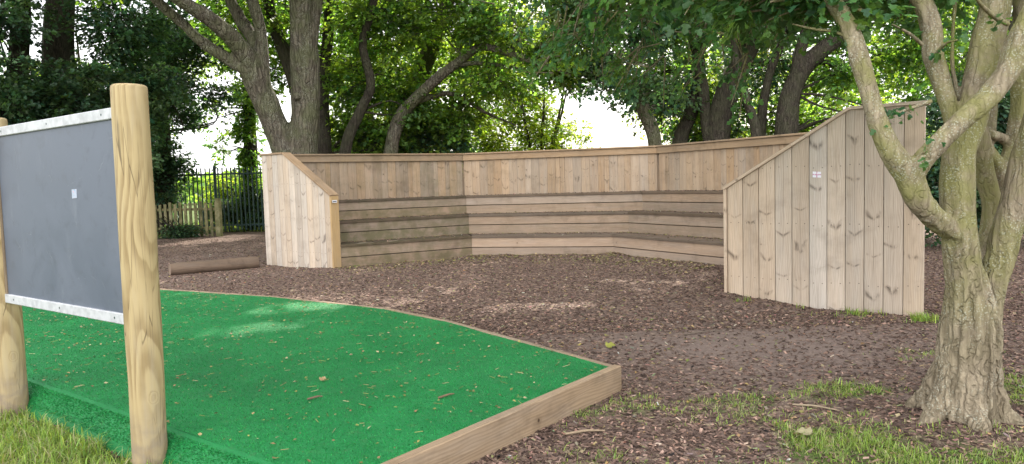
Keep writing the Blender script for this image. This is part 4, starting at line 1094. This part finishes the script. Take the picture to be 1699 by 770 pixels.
hc = Buf(); hw = Buf()
def drooper(p0, p1, sag, n, leaf=.055, r=.006):
    """one thin hanging twig with leafy side shoots"""
    p0 = np.array(p0, float); p1 = np.array(p1, float)
    mid = (p0+p1)/2+np.array([rng.normal(0, .1), rng.normal(0, .1), sag])
    pp, rr = smooth_path([p0, mid, p1], [r*1.5, r, r*.4], 14)
    tube(hw, pp, rr, 5, 0., cap=False)
    t = rng.random(n)**.8; i_ = np.minimum((t*13).astype(int), 12); f_ = (t*13-i_)[:, None]
    cen = pp[i_]*(1-f_)+pp[i_+1]*f_+rng.normal(0, .07, (n, 3)); cen[:, 2] -= np.abs(rng.normal(0, .06, n))
    d = nz(pp[-1]-pp[0])+rng.normal(0, .5, (n, 3))
    sprays(hc, hw, cen, nz(d), 15, .30, leaf, False, .22, .35, 0.)
# canopy overhead
fill(hc, hw, [(2.6, 4.5, 4.3, 1.5, 1.4, .8, 150), (1.2, 4.9, 4.2, 1.3, 1.2, .7, 110), (3.9, 4.6, 3.9, 1.2, 1.2, .8, 90), (2.4, 4.2, 5.3, 1.6, 1.5, .8, 110), (3.6, 5.8, 3.6, 1.1, 1.0, .7, 80), (1.6, 6.2, 4.1, 1.3, 1.1, .7, 110), (.7, 6.6, 4.5, 1.2, 1.0, .7, 80)], .060, 24, .55, False, -.25, .2, .3, 0., HS, .02)
# leaves that come down into view near the stems
fill(hc, hw, [(1.75, 4.3, 2.62, .42, .3, .20, 30), (1.25, 4.5, 2.75, .4, .35, .2, 24), (2.25, 4.6, 2.72, .4, .3, .16, 22), (2.75, 4.9, 2.75, .45, .3, .2, 22), (2.35, 5.3, 2.9, .6, .5, .25, 30), (3.1, 4.4, 2.7, .3, .3, .15, 12), (1.55, 5.2, 2.95, .6, .5, .25, 50), (1.85, 4.15, 2.45, .28, .22, .12, 22), (1.45, 4.3, 2.52, .35, .25, .14, 26), (2.1, 4.8, 2.62, .4, .3, .14, 26), (2.55, 4.3, 2.62, .3, .25, .1, 16), (1.0, 4.9, 2.8, .4, .35, .2, 30), (2.9, 5.4, 2.8, .5, .4, .2, 26)], .058, 18, .34, False, -.5, .2, .35, 0., HS, .012)
# long hanging twigs towards the seating
for p0, p1, sag, n in (((1.6, 6.3, 3.4), (.55, 7.2, 2.75), .25, 34), ((1.9, 6.5, 3.5), (1.15, 7.4, 2.45), .25, 34), ((1.4, 6.2, 3.7), (.9, 7.0, 2.9), .2, 30), ((2.2, 6.6, 3.5), (1.7, 7.3, 2.35), .3, 32),
                       ((2.4, 6.2, 3.4), (2.15, 6.9, 2.3), .3, 30), ((2.7, 6.4, 3.5), (2.6, 7.0, 2.55), .2, 26), ((.9, 6.6, 3.9), (.1, 7.4, 3.1), .2, 30), ((1.2, 6.9, 3.6), (.3, 8.0, 2.65), .25, 30), ((2.9, 5.6, 3.3), (3.0, 6.2, 2.7), .15, 18), ((2.0, 5.9, 3.3), (1.9, 6.6, 2.75), .2, 22),
                       ((1.7, 7.0, 3.7), (1.0, 8.4, 2.6), .3, 34), ((2.3, 7.0, 3.7), (2.2, 8.2, 2.7), .3, 32), ((.4, 6.9, 4.0), (-.3, 7.9, 3.5), .2, 20)):
    drooper(p0, p1, sag, n)
# the small leafy shoot in front of the panel, and bare twigs
for pts, nl in (([(1545, 168, 3.95, 3.5), (1510, 180, 3.93, 3), (1488, 188, 3.92, 2.2), (1462, 194, 3.9, 1.2)], 9), ([(1530, 74, 4.1, 3.2), (1512, 58, 4.05, 2.5), (1495, 48, 4.0, 1.8), (1480, 40, 4., 1)], 4), ([(1672, 40, 3.8, 4), (1650, 28, 3.7, 4), (1628, 8, 3.6, 3.5), (1610, -18, 3.5, 3)], 3), ([(1400, 58, 4.0, 3), (1380, 52, 4.05, 2.5), (1350, 48, 4.1, 2.2), (1315, 40, 4.2, 1.2)], 6), ([(1520, 262, 3.85, 2.2), (1538, 248, 3.8, 1.6), (1541, 232, 3.8, 1)], 3), ([(1552, 90, 4.1, 3), (1570, 72, 4.0, 2.4), (1590, 66, 3.95, 1.4)], 4)):
    P_ = [W(x, y, Y) for x, y, Y, r in pts]; rr = [r*Y*PX for x, y, Y, r in pts]
    pp, r2 = smooth_path(P_, rr, 14); tube(hw, pp, r2, 6, 0., cap=False)
    cen = pp[rng.integers(3, 14, nl)]+rng.normal(0, .015, (nl, 3))
    sprays(hc, None, cen, nz(rng.normal(0, 1, (nl, 3))+[-.4, -.2, 0]), 5, .10, .036, False, .2, .3, 0.)
hw.build('branches', M['hawbark'], ht, True)
hc.build('crown', M['leafhaw'], ht)

# ------------------------------------------------------------------ mulch chips, litter, grass
def on_treads(x, y):
    """height of the surface under (x, y) inside the seating, else the ground"""
    z = gz(x, y)
    dx, dy = x-C0[0], y-C0[1]
    ang = np.degrees((np.arctan2(dy, dx)-TH) % (2*np.pi)); r = np.hypot(dx, dy)
    ap = r*np.cos(np.radians((ang % 45)-22.5))/math.cos(math.radians(22.5))   # equivalent vertex radius
    inside = ang < 180
    for t in range(3):
        z = np.where(inside & (ap > RT[t]-.02) & (ap < RO-.05), ZT[t]+.001, z)
    return z, np.where(inside, ap, 0)

def chips(n, ylo, yhi, pw, lo, hi, keep):
    y = ylo+(yhi-ylo)*rng.random(n)**pw; x = rng.uniform(-.78, .78, n)*y
    k = keep(x, y); x, y = x[k], y[k]; n = len(x)
    z, _ = on_treads(x, y)
    L = rng.uniform(lo, hi, n)[:, None]; Wd = L*rng.uniform(.18, .5, n)[:, None]; T = L*rng.uniform(.06, .16, n)[:, None]
    a = rng.uniform(0, 6.28, n); tl = rng.normal(0, .28, n)
    d = np.stack([np.cos(a)*np.cos(tl), np.sin(a)*np.cos(tl), np.sin(tl)], -1)
    s = nz(np.cross(d, np.stack([rng.normal(0, .3, n), rng.normal(0, .3, n), np.ones(n)], -1))); u = np.cross(s, d)
    c = np.stack([x, y, z+.004], -1)
    sk = rng.uniform(.5, 1., n)[:, None]
    V = np.stack([c-d*L/2-s*Wd/2*sk, c+d*L/2-s*Wd/2, c+d*L/2*sk+s*Wd/2, c-d*L/2+s*Wd/2,
                  c-d*L/2*.9-s*Wd/2*sk+u*T, c+d*L/2*.9-s*Wd/2+u*T, c+d*L/2*sk*.95+s*Wd/2*.9+u*T, c-d*L/2*.95+s*Wd/2*.9+u*T], 1).reshape(-1, 3)
    b0 = (np.arange(n)*8)[:, None]
    F = np.concatenate([b0+np.array([q]) for q in ((4, 5, 6, 7), (0, 1, 5, 4), (1, 2, 6, 5), (2, 3, 7, 6), (3, 0, 4, 7))])
    v = np.exp(rng.normal(-.05, .62, n)); h = rng.random(n)
    col = np.stack([.124*v, .082*v*(1-.05*h), .066*v*(1-.12*h)], -1)
    pl = rng.random(n) < .055
    col[pl] = np.stack([rng.uniform(.18, .36, pl.sum()), rng.uniform(.14, .26, pl.sum()), rng.uniform(.08, .16, pl.sum())], -1)
    col = np.column_stack([np.clip(col, .015, .5), np.ones(n)])
    return V, F, np.tile(col, (5, 1))
def bare(x, y):
    k = ~inpoly(x, y, [(a+(.06 if i < 2 else 0), b_) for i, (a, b_) in enumerate(DECK)])
    g = grass_zone(x, y)
    dd = np.exp(-((x-1.9)/1.6)**2-((y-6.1)/1.3)**2)
    keep = k & (rng.random(len(x)) > g*.8) & (rng.random(len(x)) > dd*.75)
    zz, ap = on_treads(x, y)
    step = np.full(len(x), False)
    for t in range(3):
        r1 = RT[t+1] if t < 2 else RO
        step |= (ap > RT[t]-.03) & (ap < r1-.28+.1*rng.random(len(x)))
    # treads keep litter only along their backs
    keep &= ~(step & (rng.random(len(x)) < .85))
    keep &= ~((ap > RO-.06) & (ap < RO+.1))
    return keep
b = Buf()
V, F, c = chips(80000, 2.9, 7.5, 1.5, .009, .040, bare); b.add(V, F, None, c)
V, F, c = chips(115000, 6.8, 22.0, 1.35, .012, .044, bare); b.add(V, F, None, c)
b.build('bark_chips', M['chip']); tag(bpy.data.objects['bark_chips'], 'brown bark chippings strewn over the ground and caught on the bench treads', 'bark chips', None, 'stuff')

def litter(n, x, y, z, lo, hi, pal):
    a = rng.uniform(0, 6.28, n); tl = rng.normal(.05, .25, n)
    tip = np.stack([np.cos(a), np.sin(a), tl], -1); nr = np.stack([rng.normal(0, .35, n), rng.normal(0, .35, n), np.ones(n)], -1)
    c = pal[rng.integers(0, len(pal), n)]*np.exp(rng.normal(0, .2, (n, 1)))
    return np.stack([x, y, z+.006], -1), tip, nr, rng.uniform(lo, hi, n), c
PAL = np.array([(.30, .27, .10), (.34, .26, .13), (.22, .22, .07), (.40, .33, .2), (.24, .15, .08), (.17, .20, .06)])
b = Buf()
n = 5200; y = 3+12*rng.random(n)**.8; x = rng.uniform(-.75, .75, n)*y; k = bare(x, y); x, y = x[k], y[k]
put_leaves(b, *litter(len(x), x, y, on_treads(x, y)[0], .012, .042, PAL), simple=True)
# drift of leaves along the foot of the benches and at the back of the treads
for si in range(3):
    for rr, zc, nn, sp in ((RT[0], None, 700, .45), (RT[1], ZT[0], 90, .05), (RT[2], ZT[1], 90, .05)):
        t = rng.random(nn)[:, None]; A = pol(rr, ANG[si]); B = pol(rr, ANG[si+1]); q = A*(1-t)+B*t
        inn = nz(C0-(A+B)/2); q = q+inn*np.abs(rng.normal(0, sp, nn))[:, None]+inn*.02
        zq = gz(q[:, 0], q[:, 1]) if zc is None else np.full(nn, zc)
        put_leaves(b, *litter(nn, q[:, 0], q[:, 1], zq, .02, .055, PAL), simple=True)
b.build('leaf_litter', M['litter']); tag(bpy.data.objects['leaf_litter'], 'small yellowish fallen leaves scattered on the mulch and bench treads', 'fallen leaves', None, 'stuff')

b = Buf()
n = 3200; y = 3+6.3*rng.random(n)**.8; x = rng.uniform(-5.5, .7, n); cl = vnoise(x, y, 1.6, 55.); k = inpoly(x, y, DECK) & (cl > -.25); x, y = x[k], y[k]; n = len(x)
put_leaves(b, *litter(n, x, y, np.full(n, ZD+.006), .008, .032, PAL), simple=True)
# short dry stalks
n = 1200; y = 3+6.3*rng.random(n)**.8; x = rng.uniform(-5.5, .7, n); k = inpoly(x, y, DECK); x, y = x[k], y[k]; n = len(x)
a = rng.uniform(0, 6.28, n); L = rng.uniform(.012, .06, n)[:, None]; d = np.stack([np.cos(a), np.sin(a), rng.normal(0, .1, n)], -1); s = np.stack([-np.sin(a), np.cos(a), np.zeros(n)], -1)*.0018
c = np.stack([x, y, np.full(n, ZD+.011)], -1); u = np.array([0, 0, .0025])
V = np.stack([c-d*L/2-s, c+d*L/2-s, c+d*L/2+s, c-d*L/2+s, c-d*L/2+u, c+d*L/2+u], 1).reshape(-1, 3); b0 = (np.arange(n)*6)[:, None]
cc = np.column_stack([PAL[rng.integers(0, len(PAL), n)]*rng.uniform(.7, 1.3, (n, 1)), np.ones(n)])
b.add(V, np.concatenate([b0+np.array([[0, 1, 5, 4]]), b0+np.array([[2, 3, 4, 5]])]), None, np.tile(cc, (2, 1)))
b.build('turf_debris', M['litter']); tag(bpy.data.objects['turf_debris'], 'crumbs of dry leaf and stalk scattered over the green turf', 'leaf debris', None, 'stuff')

# single leaves and sticks that can be told apart
def one_leaf(label, x, y, z, size, ang, col, tilt=.25):
    b = Buf(); L2 = LT.copy(); L2[:, 2] *= 2.
    T = np.array([math.cos(ang), math.sin(ang), tilt]); nr = np.array([.1, -.3, 1.])
    T = nz(T); xx = nz(np.cross(T, nr)); n2 = np.cross(xx, T)
    V = np.array([x, y, z])+size*(np.outer(L2[:, 0]*1.25, xx)+np.outer(L2[:, 1], T)+np.outer(L2[:, 2], n2))
    V = np.vstack([V, V-n2*.0012])
    b.add(V, np.vstack([LF, LF[:, ::-1]+10]), None, (*col, 1))
    rim = [0, 1, 2, 3, 4, 5, 9, 8, 7, 6]
    b.add(V, [(rim[i], rim[(i+1) % 10], rim[(i+1) % 10]+10, rim[i]+10) for i in range(10)], None, (*col, 1))
    tag(b.build('fallen_leaf', M['litter']), label, 'fallen leaf')
one_leaf('single yellow green fallen leaf on the mulch past the corner of the stage', .79, 6.15, .012, .085, .3, (.30, .31, .07))
one_leaf('large pale dried leaf on the grass in front of the hawthorn', 1.60, 3.86, .03, .085, 2.4, (.33, .30, .18), .1)
one_leaf('curled tan fallen leaf lying mid turf, left of the front edge', -1.30, 4.72, ZD+.012, .045, .8, (.36, .27, .14))
def stick(label, A, B, r, col):
    b = Buf(); A = np.array(A); B = np.array(B); m = (A+B)/2+np.array([.01, .012, .004])
    pp, rr = smooth_path([A, m, B], [r, r*1.1, r*.6], 9); tube(b, pp, rr, 8, .3)
    for q in range(len(b.c)): b.c[q] = np.broadcast_to(np.array([*col, 1.]), b.c[q].shape)
    tag(b.build('stick', M['litter'], None, True), label, 'stick')
stick('short brown stick lying on the turf near the front edge', (-.47, 4.25, ZD+.012), (-.38, 4.32, ZD+.013), .006, (.2, .14, .09))
stick('stubby brown twig on the turf in the middle of the stage', (-1.27, 4.30, ZD+.012), (-1.19, 4.35, ZD+.012), .006, (.19, .13, .09))
stick('dark broken twig on the turf behind the chalkboard', (-3.35, 6.22, ZD+.012), (-3.22, 6.34, ZD+.02), .006, (.10, .08, .06))
stick('pale tan stick lying on the mulch by the front edge of the stage', (.27, 4.02, .016), (.50, 4.05, .018), .007, (.33, .25, .17))
stick('thin grey twig on the mulch right of the stage corner', (1.55, 6.55, .014), (1.95, 6.7, .012), .006, (.2, .16, .13))
stick('pale stick lying in the thin grass before the hawthorn', (1.72, 4.42, .02), (1.95, 4.28, .018), .006, (.36, .29, .2))

def blades(n, x, y, z, hlo, hhi, lean=.5, w=.0035, dry=.1):
    h = rng.uniform(hlo, hhi, n)[:, None]; a = rng.uniform(0, 6.28, n)
    ld = np.stack([np.cos(a), np.sin(a), np.zeros(n)], -1)*np.abs(rng.normal(0, lean, n))[:, None]
    s = np.stack([-np.sin(a), np.cos(a), np.zeros(n)], -1); tw = rng.normal(0, .5, n)[:, None]; s = nz(s+ld*tw)
    p0 = np.stack([x, y, z-.004], -1); up_ = np.array([0, 0, 1.])
    p1 = p0+h*(.45*up_+ld*.20); p2 = p0+h*(.80*up_+ld*.55); p3 = p0+h*(.92*up_+ld*1.05)
    w = w*rng.uniform(.6, 1.3, n)[:, None]
    V = np.stack([p0-s*w, p0+s*w, p1-s*w*.9, p1+s*w*.9, p2-s*w*.6, p2+s*w*.6, p3], 1).reshape(-1, 3)
    b0 = (np.arange(n)*7)[:, None]
    v = np.exp(rng.normal(0, .25, n)); yl = rng.random(n)
    c = np.stack([v*(1+.5*yl), v*(1+.1*yl), v*(1-.2*yl), np.ones(n)], -1)
    dr = rng.random(n) < dry; c[dr, :3] = np.array([2.4, 1.35, 3.0])*rng.uniform(.6, 1.1, (dr.sum(), 1))
    return V, np.concatenate([b0+np.array([[0, 1, 3, 2]]), b0+np.array([[2, 3, 5, 4]])]), b0+np.array([[4, 5, 6]]), c
def sow(b, n, xr, yr, hlo, hhi, thr=.45, dry=.1, lean=.5, w=.0035):
    x = rng.uniform(*xr, n); y = rng.uniform(*yr, n)
    ok = ~inpoly(x, y, DECK)
    x, y = x[ok], y[ok]
    g = grass_zone(x, y); tuft = vnoise(x, y, 3.4, 41.)*.6+vnoise(x, y, 9., 71.)*.7+vnoise(x, y, 22., 17.)*.5
    k = (g > .08) & (rng.random(len(x)) < np.clip((g+tuft*.6-thr)*1.3, 0, 1)**1.5)
    x, y = x[k], y[k]; hh = (.55+.45*np.clip(g[k]+tuft[k]*.6, 0, 1.2))
    V, F4, F3, c = blades(len(x), x, y, gz(x, y), hlo, hhi, lean, w, dry)
    V = V.reshape(-1, 7, 3); base = V[:, :1]; V[:, :, 2] = base[:, :, 2]+(V[:, :, 2]-base[:, :, 2])*hh[:, None]
    V = V.reshape(-1, 3)
    b.add(V, F4, None, np.tile(c, (2, 1))); b.add(V[:0].reshape(0, 3), F3-b.n+0 if False else F3-len(V), None, c)
b = Buf()
sow(b, 110000, (-4.6, -.3), (2.6, 6.2), .025, .11, .5, .18, .85, .0032)
b.build('grass', M['blade']); tag(bpy.data.objects['grass'], 'lush green grass below the chalkboard at the near edge of the stage', 'grass', None, 'stuff')
b = Buf()
sow(b, 130000, (-.1, 4.6), (2.9, 6.2), .012, .055, .36, .2, .9, .0024)
sow(b, 50000, (2.1, 4.8), (6.5, 8.3), .03, .10, .42, .10, .7)
sow(b, 40000, (-.1, 4.6), (2.9, 6.6), .008, .03, .05, .55, 1.1, .002)
b.build('grass', M['blade']); tag(bpy.data.objects['grass.001'], 'sparse grass tufts round the hawthorn and along the foot of the right panel', 'grass', None, 'stuff')
b = Buf()
sow(b, 26000, (-14, 14), (24.5, 33), .10, .35, .5, .1, .6, .012)
b.build('grass', M['blade']); tag(bpy.data.objects['grass.002'], 'rough sunlit grass of the field beyond the metal fence', 'grass', None, 'stuff')

# ------------------------------------------------------------------ light, sky, camera
sd = bpy.data.lights.new('sun', 'SUN'); sd.energy = 4.6; sd.angle = R(.53); sd.color = (1.0, .94, .84)
so = bpy.data.objects.new('sun', sd); COL.objects.link(so)
v = Vector((math.sin(SUN_AZ)*math.cos(SUN_EL), math.cos(SUN_AZ)*math.cos(SUN_EL), math.sin(SUN_EL)))
so.rotation_euler = v.to_track_quat('Z', 'Y').to_euler(); so.location = v*60
w = bpy.data.worlds.new('World'); scene.world = w; w.use_nodes = True
nt = w.node_tree; nt.nodes.clear()
out = nt.nodes.new('ShaderNodeOutputWorld'); bg = nt.nodes.new('ShaderNodeBackground')
sky = nt.nodes.new('ShaderNodeTexSky'); sky.sky_type = 'NISHITA'; sky.sun_disc = False
sky.sun_elevation = SUN_EL; sky.sun_rotation = SUN_AZ; sky.dust_density = 2.5; sky.air_density = 1.0; sky.ozone_density = 1.0
# thin broken cloud in front of the blue
tc = nt.nodes.new('ShaderNodeTexCoord'); nz1 = nt.nodes.new('ShaderNodeTexNoise'); nz1.inputs['Scale'].default_value = 2.6; nz1.inputs['Detail'].default_value = 6
mr = nt.nodes.new('ShaderNodeMapRange'); mr.inputs[1].default_value = .35; mr.inputs[2].default_value = .62; mr.inputs[3].default_value = .35; mr.inputs[4].default_value = .95
mx = nt.nodes.new('ShaderNodeMix'); mx.data_type = 'RGBA'; mx.inputs[7].default_value = (9.5, 9.5, 9.7, 1)
# clouds facing the sun are lit from the front, those towards it are seen on their shaded side
dp = nt.nodes.new('ShaderNodeVectorMath'); dp.operation = 'DOT_PRODUCT'; dp.inputs[1].default_value = (-math.sin(SUN_AZ), -math.cos(SUN_AZ), .15)
nt.links.new(tc.outputs['Generated'], dp.inputs[0])
m2 = nt.nodes.new('ShaderNodeMapRange'); m2.inputs[1].default_value = -.2; m2.inputs[2].default_value = .9; m2.inputs[3].default_value = 9.0; m2.inputs[4].default_value = 21.
nt.links.new(dp.outputs['Value'], m2.inputs[0])
cc_ = nt.nodes.new('ShaderNodeCombineColor')
for q in range(3): nt.links.new(m2.outputs[0], cc_.inputs[q])
nt.links.new(cc_.outputs[0], mx.inputs[7])
nt.links.new(tc.outputs['Generated'], nz1.inputs['Vector']); nt.links.new(nz1.outputs['Fac'], mr.inputs[0]); nt.links.new(mr.outputs[0], mx.inputs[0])
nt.links.new(sky.outputs[0], mx.inputs[6]); nt.links.new(mx.outputs[2], bg.inputs[0]); nt.links.new(bg.outputs[0], out.inputs[0])
bg.inputs[1].default_value = .10

cd = bpy.data.cameras.new('camera'); cam = bpy.data.objects.new('camera', cd); COL.objects.link(cam); scene.camera = cam
p_, r_ = .0682, .0287
fw = Vector((0, math.cos(p_), -math.sin(p_))); rt = Vector((1, 0, 0)); u_ = rt.cross(fw)
Rv = rt*math.cos(r_)-u_*math.sin(r_); Uv = rt*math.sin(r_)+u_*math.cos(r_)
cam.matrix_world = Matrix(((Rv.x, Uv.x, -fw.x, 0), (Rv.y, Uv.y, -fw.y, 0), (Rv.z, Uv.z, -fw.z, 1.45), (0, 0, 0, 1)))
cd.sensor_width = 36; cd.lens = 36*1197.6/1699; cd.clip_start = .05; cd.clip_end = 6000

scene.view_settings.view_transform = 'Standard'; scene.view_settings.look = 'None'
scene.view_settings.exposure = 1.43; scene.view_settings.gamma = 1; scene.view_settings.use_curve_mapping = False
cy_ = scene.cycles
cy_.max_bounces = 8; cy_.diffuse_bounces = 5; cy_.glossy_bounces = 3; cy_.transmission_bounces = 4
cy_.use_denoising = True; cy_.sample_clamp_indirect = 6
